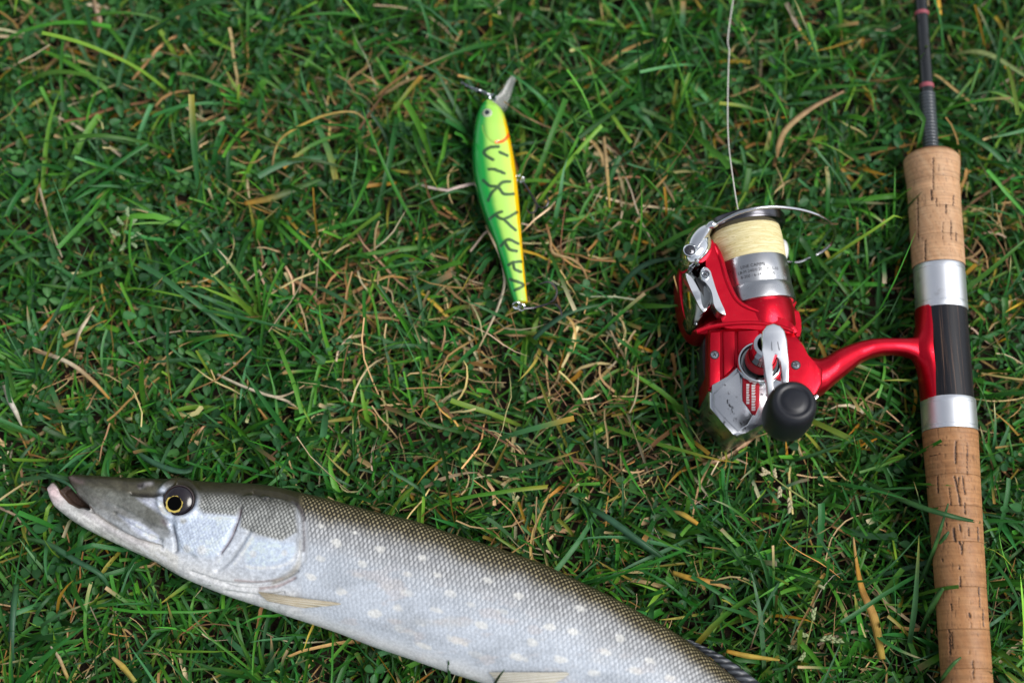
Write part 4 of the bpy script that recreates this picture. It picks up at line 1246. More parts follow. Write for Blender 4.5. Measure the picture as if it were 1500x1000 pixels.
# ------------------------------------------------------------------ lure
LURE_Z = 0.0215
def build_lure():
    L = catmull([(713, 146), (706, 153), (699, 168), (694, 190), (691, 222), (692, 250), (696, 276), (704, 306), (715, 336), (726, 364), (736, 394), (744, 422), (751, 442)], 6)
    Rr = catmull([(714, 146), (722, 150), (731, 157), (738, 167), (744, 188), (749, 211), (754, 238), (757, 262), (760, 292), (763, 330), (766, 368), (769, 402), (773, 441)], 6)
    ys = np.concatenate([146 + 12 * (1 - np.cos(np.linspace(0, 1.35, 24))), np.linspace(157, 443, 230)])
    ys = np.unique(np.round(ys, 3))
    xl, xr = np.interp(ys, L[:, 1], L[:, 0]), np.interp(ys, Rr[:, 1], Rr[:, 0])
    tilt = np.linspace(0, 3, len(ys))            # the blunt tail is cut slightly askew
    wd = (xr - xl)
    H = np.interp(ys, [146, 150, 160, 190, 230, 300, 380, 443], [0.0008, 0.0028, 0.0052, 0.0074, 0.0082, 0.0078, 0.0060, 0.0042])
    mb = MB(); mb.loft(WW(xl, ys, LURE_Z), WW(xr, ys, LURE_Z), LURE_Z, H, H, 128, 0.86)
    v = np.concatenate(mb.v)
    px, py = PROJ(v)
    base = v.copy(); base[:, 2] = LURE_Z
    bx, by = PROJ(base)
    a, b = np.interp(by, L[:, 1], L[:, 0]), np.interp(by, Rr[:, 1], Rr[:, 0])
    q = (px - a) / np.maximum(b - a, 1)
    n = fbm(px / 15, py / 15, 3)
    q = q + (n - 0.5) * 0.05
    col = np.zeros((len(v), 3)); col[:] = (0.42, 0.74, 0.12)
    def over(c, m):
        m = np.clip(m, 0, 1)[:, None]
        col[:] = col * (1 - m) + np.array(c) * m
    over((0.62, 0.85, 0.10), smooth(0.62, 0.86, q) * 0.7)
    over((0.30, 0.74, 0.06), smooth(190, 160, py) * 0.35)
    over((0.000, 0.34, 0.040), smooth(0.45, 0.24, q))
    over((0.000, 0.13, 0.026), smooth(0.14, 0.00, q))
    over((0.90, 0.52, 0.00), smooth(0.875, 0.915, q) * smooth(160, 185, py))
    marks = [[(730, 215), (718, 216), (709, 222), (712, 228), (722, 234)], [(732, 223), (743, 228)], [(716, 248), (724, 248), (739, 254)],
             [(708, 264), (717, 272), (729, 274), (738, 284), (752, 284)], [(747, 266), (736, 267), (729, 274), (720, 283), (715, 294)],
             [(717, 321), (727, 313), (735, 310)], [(727, 316), (738, 321), (757, 311)], [(738, 321), (747, 330), (755, 337)],
             [(734, 360), (740, 353), (747, 351), (759, 357)], [(740, 355), (746, 365), (757, 368)], [(745, 388), (752, 384), (763, 383)], [(752, 386), (754, 394), (763, 398)], [(747, 409), (767, 417), (754, 425)]]
    up = (v[:, 2] > LURE_Z - 0.001)
    dm = np.full(len(v), 99.0)
    for mk in marks:
        dm = np.minimum(dm, seg_dist(px, py, catmull(mk, 5).tolist()))
    over((0.014, 0.050, 0.020), smooth(3.1, 1.5, dm + (fbm(px / 3, py / 3, 8) - 0.5) * 1.2) * up * 0.93)
    gill = seg_dist(px, py, catmull([(707, 184), (709, 194), (716, 204), (726, 209), (738, 204)], 6).tolist())
    over((0.24, 0.42, 0.05), np.exp(-(gill / 1.4) ** 2) * up * 0.7)
    og = seg_dist(px, py, catmull([(727, 208), (736, 207), (743, 201), (746, 196)], 6).tolist())
    over((0.90, 0.13, 0.01), smooth(3.4, 1.2, og) * up)
    scl = 0.5 + 0.5 * np.sin(px * 1.25 + py * 0.9) * np.sin(px * 1.25 - py * 0.9)
    col *= (0.94 + 0.08 * scl * smooth(0.3, 0.5, q))[:, None]
    v[:, 2] -= 0.0004 * np.exp(-(gill / 1.4) ** 2) * up
    rt = root_at('fishing_lure', np.array([*W(730, 300, 0.012)[:2], 0.0]), 'green and yellow minnow lure with dark tiger marks', 'fishing lure')
    t = vcol('lure_lacquer', 'col', 0.22, coat=0.8, coat_rough=0.07, spec=0.5)
    o = mesh_obj('body', v, mb.f, t.m, rt, sharp=None, attrs={'col': col}); cap_from(o)
    # eye
    def top_z(x, y):
        i = np.argmin((px - x) ** 2 + (py - y) ** 2 + (v[:, 2] < LURE_Z) * 1e5)
        return v[i, 2]
    ez = top_z(714, 166); E = W(714, 166, ez); k = mm_px(166, ez, 714) / 1000
    upn = np.array([-0.15, 0.0, 1.0]); upn /= np.linalg.norm(upn)
    mb = MB(); mb.lathe([E + upn * h for h in (-0.0008, 0.0003, 0.0009, 0.0011)], [7.4 * k, 7.2 * k, 5.5 * k, 1e-5], upn, 32)
    ey = mb.build('eye', paint('lure_eye_silver', (0.50, 0.56, 0.40), 0.2, 1.0, 0.3), rt)
    mb = MB(); mb.lathe([E + upn * h for h in (0.0006, 0.00125, 0.0014)], [3.9 * k, 3.4 * k, 1e-5], upn, 24)
    mb.build('pupil', paint('lure_pupil', (0.01, 0.016, 0.025), 0.15, 1.0), ey)
    # clear diving lip, a bent spoon-like plate
    g = NT('clear_plastic'); g.set(color=(0.72, 0.72, 0.70), rough=0.16, trans=0.72, ior=1.45, spec=0.6)
    lipc = catmull([(724, 150), (730, 157), (740, 163), (746, 148), (751, 130), (756, 114), (752, 111), (745, 117), (736, 133), (728, 142)], 5, True)
    z1 = 0.0205
    P = np.array([W(x, y, z1 + (150 - y) * 0.00006) for x, y in lipc])
    mb = MB()
    n_ = len(P)
    cxy = P.mean(0)
    rings = [P + [0, 0, -0.0008], P + [0, 0, 0.0006], cxy + (P - cxy) * 0.86 + [0, 0, 0.0003], cxy + (P - cxy) * 0.5 + [0, 0, -0.0002]]
    f = [(i * n_ + j, i * n_ + (j + 1) % n_, (i + 1) * n_ + (j + 1) % n_, (i + 1) * n_ + j) for i in range(3) for j in range(n_)]
    f += [tuple(3 * n_ + j for j in range(n_)), tuple(reversed(range(n_)))]
    mb.add(np.concatenate(rings), f); mb.build('diving_lip', g.m, rt)
    # line tie, snap and wire
    z = 0.0235
    mb = MB()
    a = np.linspace(0, 2 * math.pi, 24)
    c = W(722, 143, z)
    mb.tube([c + 0.0016 * np.array([math.cos(q), math.sin(q), 0.3 * math.sin(q)]) for q in a], 0.0005, 8, False)
    mb.build('line_tie', M['grey_chrome'], rt)
    mb = MB()
    p = catmull([W(722, 142, z), W(712, 137, z), W(702, 133, z), W(690, 129, z), W(676, 121, z - 0.001)], 8)
    for ph in (0, math.pi):
        s = np.linspace(0, 1, len(p))
        mb.tube(p + 0.0005 * np.column_stack([0 * s, np.cos(s * 22 + ph), np.sin(s * 22 + ph)]), 0.00045, 6)
    mb.build('snap', M['grey_chrome'], rt)
    # hangers and split rings
    def ring(x, y, z, r, tube, nm, til=0.5):
        c_ = W(x, y, z)
        mb_ = MB(); mb_.tube([c_ + r * np.array([math.cos(q_), math.sin(q_) * math.cos(til), math.sin(q_) * math.sin(til)]) for q_ in a], tube, 8, False)
        return mb_.build(nm, M['chrome'], rt)
    ring(757, 447, 0.0215, 0.0018, 0.0006, 'tail_eye', 0.9)
    ring(764, 450, 0.0200, 0.0016, 0.0005, 'split_ring', 0.6)
    ring(760, 261, 0.0195, 0.0015, 0.0005, 'belly_eye', 0.9)
    ring(764, 263, 0.0180, 0.0014, 0.0004, 'split_ring', 0.9)
    def hook(shank, bends, nm):
        mb_ = MB()
        pts = catmull([W(*q_) for q_ in shank], 6)
        mb_.tube(pts, 0.0006, 8)
        for bnd in bends:
            pb = catmull([W(*q_) for q_ in bnd], 7)
            mb_.tube(pb, np.interp(np.linspace(0, 1, len(pb)), [0, 0.8, 1], [0.00058, 0.00055, 0.0001]), 8)
        mb_.build(nm, M['hook'], rt)
    hook([(767, 452, 0.0235), (785, 450, 0.0225), (803, 445, 0.0235)], [[(803, 445, 0.0235), (812, 439, 0.0250), (816, 428, 0.0260), (812, 418, 0.0265), (802, 413, 0.0270), (788, 417, 0.0270)],
         [(803, 445, 0.0235), (814, 446, 0.0270), (821, 453, 0.0285), (823, 464, 0.0285)], [(803, 445, 0.0225), (812, 444, 0.0175), (816, 446, 0.0135), (812, 450, 0.0105)]], 'treble_hook')
    hook([(766, 266, 0.0220), (776, 282, 0.0210), (784, 296, 0.0215)], [[(784, 296, 0.0215), (790, 303, 0.0230), (798, 304, 0.0250), (803, 297, 0.0255), (801, 286, 0.0255)],
         [(784, 296, 0.0215), (786, 304, 0.0230), (782, 311, 0.0235), (775, 311, 0.0235), (771, 303, 0.0235)], [(784, 296, 0.0205), (788, 302, 0.0155), (790, 300, 0.0105)]], 'treble_hook')
build_lure()

#GRASS_MARK
# ------------------------------------------------------------------ lawn
CELL = 0.002
GX0, GY0, GN, GM = -0.50, -0.40, 560, 480
CAPZ = np.full((GN, GM), 1.0)
def build_caps():
    for p in CAPPERS:
        ix = ((p[:, 0] - GX0) / CELL).astype(int); iy = ((p[:, 1] - GY0) / CELL).astype(int)
        ok = (ix >= 0) & (ix < GN) & (iy >= 0) & (iy < GM)
        np.minimum.at(CAPZ, (ix[ok], iy[ok]), p[ok, 2])
    # close the gaps inside outlines
    for _ in range(4):
        q = CAPZ.copy()
        for dx, dy in ((1, 0), (-1, 0), (0, 1), (0, -1)):
            q = np.minimum(q, np.roll(np.roll(CAPZ, dx, 0), dy, 1))
        CAPZ[:] = q
    for _ in range(3):
        q = CAPZ.copy()
        for dx, dy in ((1, 0), (-1, 0), (0, 1), (0, -1)):
            q = np.maximum(q, np.roll(np.roll(CAPZ, dx, 0), dy, 1))
        CAPZ[:] = q
build_caps()
def cap_at(x, y):
    ix = np.clip(((x - GX0) / CELL).astype(int), 0, GN - 1); iy = np.clip(((y - GY0) / CELL).astype(int), 0, GM - 1)
    return CAPZ[ix, iy]

def scatter(n_in, frac_out):
    """roots: dense in the seen part of the lawn, thinner round it"""
    a = np.column_stack([rng.uniform(-0.31, 0.31, n_in), rng.uniform(-0.22, 0.25, n_in)])
    area_in, area_all = 0.62 * 0.47, 1.10 * 0.92
    m = int(n_in * (area_all - area_in) / area_in * frac_out * 1.4)
    b = np.column_stack([rng.uniform(-0.55, 0.55, m), rng.uniform(-0.42, 0.50, m)])
    b = b[(np.abs(b[:, 0]) > 0.31) | (b[:, 1] < -0.22) | (b[:, 1] > 0.25)]
    return np.concatenate([a, b])

# where dry thatch shows through, measured on the photograph
THATCH = [(700, 510, 130, 75), (890, 560, 100, 80), (1000, 700, 80, 45), (450, 400, 105, 70), (620, 600, 110, 35), (430, 410, 90, 60), (470, 350, 60, 30), (640, 570, 90, 40), (700, 470, 70, 50), (560, 440, 80, 60), (880, 610, 60, 50), (1130, 210, 70, 60), (860, 420, 70, 60), (60, 40, 80, 40), (350, 160, 60, 40), (230, 150, 40, 30), (300, 610, 60, 30),
          (820, 330, 60, 60), (130, 560, 60, 30), (900, 260, 50, 60), (380, 950, 50, 40), (830, 800, 70, 40), (1230, 850, 40, 50), (1480, 340, 40, 60), (230, 960, 40, 30), (780, 760, 60, 30), (540, 170, 40, 40), (920, 690, 70, 30)]
def thatch_w(x, y):
    p = np.column_stack([x, y, np.full(len(x), 0.01)])
    px, py = PROJ(p)
    w = np.zeros(len(x))
    for a, b, sx, sy in THATCH:
        w = np.maximum(w, np.exp(-((px - a) / sx) ** 2 - ((py - b) / sy) ** 2))
    return np.clip(0.75 * w + 0.9 * (fbm(x * 26 + 40, y * 26 + 40, 17) - 0.42), 0, 1)

def blades(root, L, Wd, th, e0, kb, twist, roll, cut, cols_root, cols_mid, cols_tip, nseg=6, wav=0.0, z0=None, fold=0.22, zmin=0.0008, capped=True):
    """curved folded strips, all in one mesh: returns vertices, faces, colours, uv"""
    n = len(L)
    m = nseg + 1
    s = np.linspace(0, 1, m)
    el = e0[:, None] - kb[:, None] * s[None] ** 1.25
    hd = th[:, None] + twist[:, None] * s[None]
    if wav > 0:
        hd = hd + wav * np.cumsum(rng.normal(0, 1, (n, m)), axis=1)
        el = el + wav * 0.6 * np.cumsum(rng.normal(0, 1, (n, m)), axis=1)
    ds = (L / nseg)[:, None]
    dx, dy, dz = np.cos(el) * np.cos(hd) * ds, np.cos(el) * np.sin(hd) * ds, np.sin(el) * ds
    cx = root[:, :1] + np.concatenate([np.zeros((n, 1)), np.cumsum(dx[:, :-1], 1)], 1)
    cy = root[:, 1:2] + np.concatenate([np.zeros((n, 1)), np.cumsum(dy[:, :-1], 1)], 1)
    z_ = np.zeros(n) if z0 is None else z0
    cz = z_[:, None] + np.concatenate([np.zeros((n, 1)), np.cumsum(dz[:, :-1], 1)], 1)
    cz = np.where(cz < zmin, zmin + 0.15 * np.abs(cz - zmin), cz)
    if capped: cz = np.minimum(cz, np.maximum(cap_at(cx.ravel(), cy.ravel()).reshape(n, m) - 0.0012, zmin))
    shape = np.where(cut[:, None] > 0.5, np.clip(0.72 + 0.38 * s[None], 0, 1.0) * np.ones((n, 1)), np.clip((0.70 + 0.5 * s[None]) * np.clip((1 - s[None]) / 0.55, 0, 1) ** 0.75, 0, 1))
    hw = 0.5 * Wd[:, None] * shape
    rl = roll[:, None] * np.ones((1, m))
    sxv, syv = -np.sin(hd), np.cos(hd)
    # side vector tipped by the roll, up vector by the slope
    ux, uy, uz = -np.sin(el) * np.cos(hd), -np.sin(el) * np.sin(hd), np.cos(el)
    ax_, ay_, az_ = sxv * np.cos(rl) + ux * np.sin(rl), syv * np.cos(rl) + uy * np.sin(rl), uz * np.sin(rl)
    bx_, by_, bz_ = -sxv * np.sin(rl) + ux * np.cos(rl), -syv * np.sin(rl) + uy * np.cos(rl), uz * np.cos(rl)
    V = np.zeros((n, m, 3, 3))
    for k, (o, lift) in enumerate(((-1, fold), (0, -fold), (1, fold))):
        V[:, :, k, 0] = cx + ax_ * hw * o + bx_ * hw * lift
        V[:, :, k, 1] = cy + ay_ * hw * o + by_ * hw * lift
        V[:, :, k, 2] = np.maximum(cz + az_ * hw * o + bz_ * hw * lift, 0.0004)
    idx = (np.arange(n)[:, None, None, None] * (m * 3) + np.arange(nseg)[None, :, None, None] * 3 + np.arange(2)[None, None, :, None] + np.array([0, 1, 4, 3])[None, None, None, :])
    F = idx.reshape(-1, 4)
    t = s[None, :, None]
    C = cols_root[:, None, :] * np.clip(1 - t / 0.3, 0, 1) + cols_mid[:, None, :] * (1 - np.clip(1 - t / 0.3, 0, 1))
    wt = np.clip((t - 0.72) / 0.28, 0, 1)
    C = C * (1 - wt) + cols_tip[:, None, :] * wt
    C = np.repeat(C[:, :, None, :], 3, axis=2)
    U = np.zeros((n, m, 3, 3)); U[..., 0] = np.array([0.0, 0.5, 1.0])[None, None, :]; U[..., 1] = s[None, :, None]
    return V.reshape(-1, 3), F, C.reshape(-1, 3), U.reshape(-1, 3)

def big_mesh(name, V, F, C, U, mat, label, cat):
    me = bpy.data.meshes.new(name)
    nv, nf, k = len(V), len(F), F.shape[1]
    me.vertices.add(nv); me.vertices.foreach_set('co', V.astype(np.float32).ravel())
    me.loops.add(nf * k); me.loops.foreach_set('vertex_index', F.astype(np.int32).ravel())
    me.polygons.add(nf); me.polygons.foreach_set('loop_start', np.arange(0, nf * k, k, dtype=np.int32))
    me.update(calc_edges=True)
    finish(me, mat, None, {'col': C, 'buv': U})
    o = bpy.data.objects.new(name, me); COL.objects.link(o)
    return tag(o, label, cat, kind='stuff')

def pick(pal, w, n, jit=0.22):
    pal = np.array(pal); w = np.array(w, float) / np.sum(w)
    c = pal[rng.choice(len(pal), n, p=w)]
    return (np.array([0.78, 0.93, 1.05]) if pal[0][1] < 0.2 else 1.0) * c * np.exp(rng.normal(0, jit, (n, 1))) * np.exp(rng.normal(0, 0.07, (n, 3)))

GREEN = [(0.024, 0.110, 0.012), (0.044, 0.160, 0.016), (0.028, 0.125, 0.024), (0.085, 0.230, 0.020), (0.065, 0.165, 0.055), (0.17, 0.27, 0.024)]
GREENW = [4, 4, 2.5, 2.8, 1.8, 1.0]
TAN = [(0.48, 0.33, 0.16), (0.58, 0.45, 0.22), (0.36, 0.21, 0.085), (0.66, 0.54, 0.35), (0.18, 0.10, 0.050), (0.42, 0.23, 0.07)]
TANW = [4, 3, 4, 1.6, 3, 1.5]
YEL = [(0.42, 0.26, 0.03), (0.34, 0.27, 0.045), (0.50, 0.24, 0.03), (0.25, 0.26, 0.04)]

def build_thatch():
    r = scatter(11000, 0.30)
    w = thatch_w(r[:, 0], r[:, 1])
    keep = rng.random(len(r)) < 0.16 + 1.0 * w
    r = r[keep]; w = w[keep]; n = len(r)
    L = np.exp(rng.normal(math.log(0.020), 0.5, n)); L = np.clip(L, 0.006, 0.06)
    Wd = np.clip(np.exp(rng.normal(math.log(0.00085), 0.45, n)), 0.0003, 0.0024)
    z0 = 0.001 + rng.random(n) * (0.003 + 0.012 * w)
    c = pick(TAN, TANW, n, 0.3)
    V, F, C, U = blades(r, L, Wd, rng.uniform(0, 2 * math.pi, n), rng.normal(0.12, 0.28, n), rng.normal(0.25, 0.45, n), rng.normal(0, 0.8, n), rng.normal(0, 0.7, n), (rng.random(n) < 0.5) * 1.0,
                        c * 0.8, c, c * 1.1, 5, 0.16, z0, fold=0.3)
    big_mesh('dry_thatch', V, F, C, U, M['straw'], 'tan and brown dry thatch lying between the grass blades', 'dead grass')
build_thatch()

def build_clover():
    pts = scatter(4200, 0.25)
    w = thatch_w(pts[:, 0], pts[:, 1])
    px, py = PROJ(np.column_stack([pts, np.full(len(pts), 0.01)]))
    dens = 0.08 + 0.24 * smooth(0.45, 0.66, fbm(pts[:, 0] * 17 + 11, pts[:, 1] * 17 + 7, 23)) + 0.62 * smooth(620, 300, px) * smooth(640, 420, py) + 0.12 * smooth(350, 100, py)
    pts = pts[rng.random(len(pts)) < dens * (1 - 0.8 * w)]
    # leaflet template: rounded wedge with a small notch
    ang = np.linspace(-2.5, 2.5, 9)
    ol = [(0.0, 0.0)]
    for a in ang:
        rr = 0.50
        ol.append((0.56 - rr * 1.02 * math.cos(a + math.pi) * 1.0 if False else 0.52 + 0.48 * math.cos(a) * (1 - 0.10 * math.exp(-(a / 0.35) ** 2)), 0.37 * math.sin(a) * (1 + 0.18 * math.cos(a))))
    ol = np.array(ol)
    n_o = len(ol)
    T = np.vstack([ol, [(0.55, 0.0)]])
    tri = [(i, i + 1, n_o) for i in range(n_o - 1)] + [(n_o - 1, 0, n_o)]
    V, F, C, U = [], [], [], []
    off = 0
    pal = [(0.020, 0.090, 0.026), (0.030, 0.112, 0.032), (0.045, 0.140, 0.034), (0.015, 0.072, 0.020)]
    for (x, y) in pts:
        z = rng.uniform(0.005, 0.0175)
        cp = cap_at(np.array([x]), np.array([y]))[0]
        if cp < 0.9:
            z = min(z, max(cp - 0.004, 0.002))
        h0 = rng.uniform(0, 2 * math.pi)
        size = rng.uniform(0.0028, 0.0060)
        tl = rng.normal(0, 0.30, 2)
        base = np.array(pal[rng.integers(4)]) * math.exp(rng.normal(0, 0.2))
        for k in range(3):
            h = h0 + k * 2 * math.pi / 3 + rng.normal(0, 0.15)
            sz = size * rng.uniform(0.85, 1.12)
            droop = rng.normal(0.0, 0.38)
            u = T[:, 0] * sz + 0.0006; s_ = T[:, 1] * sz
            zz = u * math.sin(droop) + np.abs(s_) * rng.uniform(0.1, 0.9)
            X = x + u * math.cos(h) - s_ * math.sin(h); Y = y + u * math.sin(h) + s_ * math.cos(h)
            Z = z + zz + (X - x) * tl[0] + (Y - y) * tl[1]
            cp2 = cap_at(X, Y)
            Z = np.maximum(np.minimum(Z, np.where(cp2 < 0.9, cp2 - 0.001, 1)), 0.001)
            V.append(np.column_stack([X, Y, Z])); F += [(a + off, b + off, c + off) for a, b, c in tri]
            cc = np.tile(base, (len(T), 1)); cc[0] *= 1.5; cc[-1] *= 1.12
            C.append(cc); U.append(np.column_stack([0.5 + T[:, 1] * 0.4, T[:, 0], T[:, 0] * 0]))
            off += len(T)
        # stalk
        a = rng.uniform(0, 2 * math.pi)
        q = np.array([[x, y, z], [x + 0.004 * math.cos(a), y + 0.004 * math.sin(a), 0.0005]])
        sd_ = np.array([-math.sin(a), math.cos(a), 0]) * 0.0004
        V.append(np.array([q[0] - sd_, q[0] + sd_, q[1] + sd_, q[1] - sd_])); F += [(off, off + 1, off + 2), (off, off + 2, off + 3)]
        C.append(np.tile(base * 1.4, (4, 1))); U.append(np.zeros((4, 3))); off += 4
    big_mesh('clover', np.concatenate(V), np.array(F), np.concatenate(C), np.concatenate(U), M['clover'], 'small rounded clover leaves spread low among the grass', 'clover')
build_clover()

def build_grass():
    parts = []
    # short fine undergrowth
    r = scatter(17000, 0.30)
    w = thatch_w(r[:, 0], r[:, 1]); r = r[rng.random(len(r)) < 1 - 0.45 * w]; n = len(r)
    c = pick(GREEN, GREENW, n, 0.36)
    parts.append(blades(r, np.clip(np.exp(rng.normal(math.log(0.0140), 0.38, n)), 0.005, 0.032), np.clip(np.exp(rng.normal(math.log(0.00105), 0.32, n)), 0.0005, 0.0022), rng.uniform(0, 2 * math.pi, n), rng.normal(0.75, 0.4, n), rng.normal(0.75, 0.5, n),
                        rng.normal(0, 0.35, n), rng.normal(0, 0.5, n), (rng.random(n) < 0.3) * 1.0, c * 0.7 + np.array([0.03, 0.025, 0.01]), c, c * 1.1, 5, 0.09))
    # main blades, in small tufts
    nt = 4600
    tr = scatter(nt, 0.35)
    w = thatch_w(tr[:, 0], tr[:, 1]); tr = tr[rng.random(len(tr)) < 1 - 0.36 * w]
    cnt = rng.integers(2, 6, len(tr))
    base = np.repeat(tr, cnt, axis=0); n = len(base)
    th0 = np.repeat(rng.uniform(0, 2 * math.pi, len(tr)), cnt)
    tone = np.repeat(np.exp(rng.normal(0, 0.18, len(tr))), cnt)
    r = base + rng.normal(0, 0.0022, (n, 2))
    c = pick(GREEN, GREENW, n, 0.30) * tone[:, None]
    tip = c * 1.12
    br = rng.random(n) < 0.16
    tip[br] = pick(TAN, TANW, br.sum(), 0.2)
    L = np.clip(np.exp(rng.normal(math.log(0.0230), 0.42, n)), 0.007, 0.070) * (0.60 + 0.80 * fbm(r[:, 0] * 14 + 60, r[:, 1] * 14 + 60, 77))
    c *= (0.72 + 0.56 * fbm(r[:, 0] * 19 + 20, r[:, 1] * 19 + 80, 78))[:, None]
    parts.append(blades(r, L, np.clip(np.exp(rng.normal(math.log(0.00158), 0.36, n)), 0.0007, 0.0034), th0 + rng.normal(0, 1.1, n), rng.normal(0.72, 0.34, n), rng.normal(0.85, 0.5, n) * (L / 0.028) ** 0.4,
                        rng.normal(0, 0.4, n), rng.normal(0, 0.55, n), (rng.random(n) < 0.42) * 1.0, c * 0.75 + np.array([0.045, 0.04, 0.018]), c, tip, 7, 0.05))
    # long lax blades lying over the top
    r = scatter(230, 0.3); n = len(r)
    c = pick(GREEN, [2, 3, 4, 2, 4, 1], n, 0.16)
    tip = c * 1.1; br = rng.random(n) < 0.3; tip[br] = pick(YEL, [1, 1, 1, 1], br.sum(), 0.15)
    parts.append(blades(r, rng.uniform(0.040, 0.085, n), rng.uniform(0.0018, 0.0032, n), rng.uniform(0, 2 * math.pi, n), rng.normal(0.75, 0.2, n), rng.normal(1.05, 0.25, n), rng.normal(0, 0.35, n), rng.normal(0, 0.4, n),
                        (rng.random(n) < 0.3) * 1.0, c * 0.9, c, tip, 9, 0.04))
    # tufts: many blades springing from one crown
    tr = scatter(45, 0.35); cnt = rng.integers(8, 18, len(tr)); n = int(cnt.sum())
    base = np.repeat(tr, cnt, axis=0) + rng.normal(0, 0.0016, (n, 2))
    tone = np.repeat(np.exp(rng.normal(0.05, 0.2, len(tr))), cnt)
    lean = np.repeat(rng.uniform(0, 2 * math.pi, len(tr)), cnt)
    c = pick(GREEN, [2, 4, 3, 4, 3, 1], n, 0.10) * tone[:, None]
    tip = c * 1.15; br = rng.random(n) < 0.15; tip[br] = pick(TAN, TANW, br.sum(), 0.2)
    parts.append(blades(base, np.clip(np.exp(rng.normal(math.log(0.036), 0.3, n)), 0.015, 0.07), np.clip(np.exp(rng.normal(math.log(0.0017), 0.3, n)), 0.0008, 0.0032), lean + rng.normal(0, 0.9, n), rng.normal(0.95, 0.25, n), rng.normal(1.0, 0.4, n),
                        rng.normal(0, 0.3, n), rng.normal(0, 0.4, n), (rng.random(n) < 0.35) * 1.0, c * 0.7 + np.array([0.06, 0.055, 0.02]), c, tip, 8, 0.03))
    # blades at the rims of fish and rod that lean over the edge
    ed, hd_ = [], []
    for k in range(46):
        x = rng.uniform(120, 1060); lowr = rng.random() < 0.5
        y = float(curve_y(VENTRAL if lowr else DORSAL, np.array([x]))[0]) + (rng.uniform(8, 18) if lowr else -rng.uniform(10, 20))
        if y > 1030: continue
        ed.append(W(x, y, 0.012)[:2]); hd_.append(rng.choice([0.0, math.pi]) + rng.normal(0, 0.5))
    for k in range(34):
        y = rng.uniform(230, 1000); sd2 = rng.random() < 0.6
        c_ = rod_at(y); rr = rod_r(y, 38) + rng.uniform(0.004, 0.008)
        ed.append(np.array([c_[0] - rr if sd2 else c_[0] + rr, c_[1]])); hd_.append((0.0 if sd2 else math.pi) + rng.normal(0, 0.8))
    ed = np.array(ed); n = len(ed); c = pick(GREEN, GREENW, n, 0.15)
    parts.append(blades(ed, rng.uniform(0.026, 0.044, n), rng.uniform(0.0010, 0.0022, n), np.array(hd_), rng.normal(1.42, 0.06, n), rng.normal(0.75, 0.3, n), rng.normal(0, 0.3, n), rng.normal(0, 0.4, n), (rng.random(n) < 0.3) * 1.0,
                        c * 0.8, c, c * 1.1, 8, 0.02, capped=False))
    # yellowing blades
    r = scatter(950, 0.3); n = len(r)
    c = pick(YEL, [2, 2, 1.5, 2], n, 0.25)
    parts.append(blades(r, np.clip(np.exp(rng.normal(math.log(0.020), 0.4, n)), 0.008, 0.05), rng.uniform(0.0009, 0.0022, n), rng.uniform(0, 2 * math.pi, n), rng.normal(0.55, 0.3, n), rng.normal(0.7, 0.4, n), rng.normal(0, 0.5, n), rng.normal(0, 0.6, n),
                        (rng.random(n) < 0.4) * 1.0, c * 0.6 + np.array([0.02, 0.05, 0.01]), c, c * 1.1, 6, 0.05))
    # straw lying over the top
    r = scatter(900, 0.3); w = thatch_w(r[:, 0], r[:, 1]); r = r[rng.random(len(r)) < 0.10 + 0.6 * w]; n = len(r)
    c = pick(TAN, [3, 4, 2, 3, 1, 1], n, 0.2)
    straw = blades(r, np.clip(np.exp(rng.normal(math.log(0.024), 0.4, n)), 0.008, 0.06), np.clip(np.exp(rng.normal(math.log(0.00085), 0.4, n)), 0.0004, 0.0022), rng.uniform(0, 2 * math.pi, n), rng.normal(0.25, 0.25, n), rng.normal(0.4, 0.35, n), rng.normal(0, 0.7, n),
                   rng.normal(0, 0.6, n), (rng.random(n) < 0.6) * 1.0, c, c, c, 7, 0.12, rng.uniform(0.006, 0.014, n))
    big_mesh('loose_straw', *straw, M['straw'], 'pale dry straws scattered over the green lawn', 'straw')
    off = 0; Vs, Fs, Cs, Us = [], [], [], []
    for V, F, C, U in parts:
        Vs.append(V); Fs.append(F + off); Cs.append(C); Us.append(U); off += len(V)
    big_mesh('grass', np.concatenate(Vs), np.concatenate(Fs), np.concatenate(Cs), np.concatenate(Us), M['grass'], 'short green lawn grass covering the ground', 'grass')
build_grass()

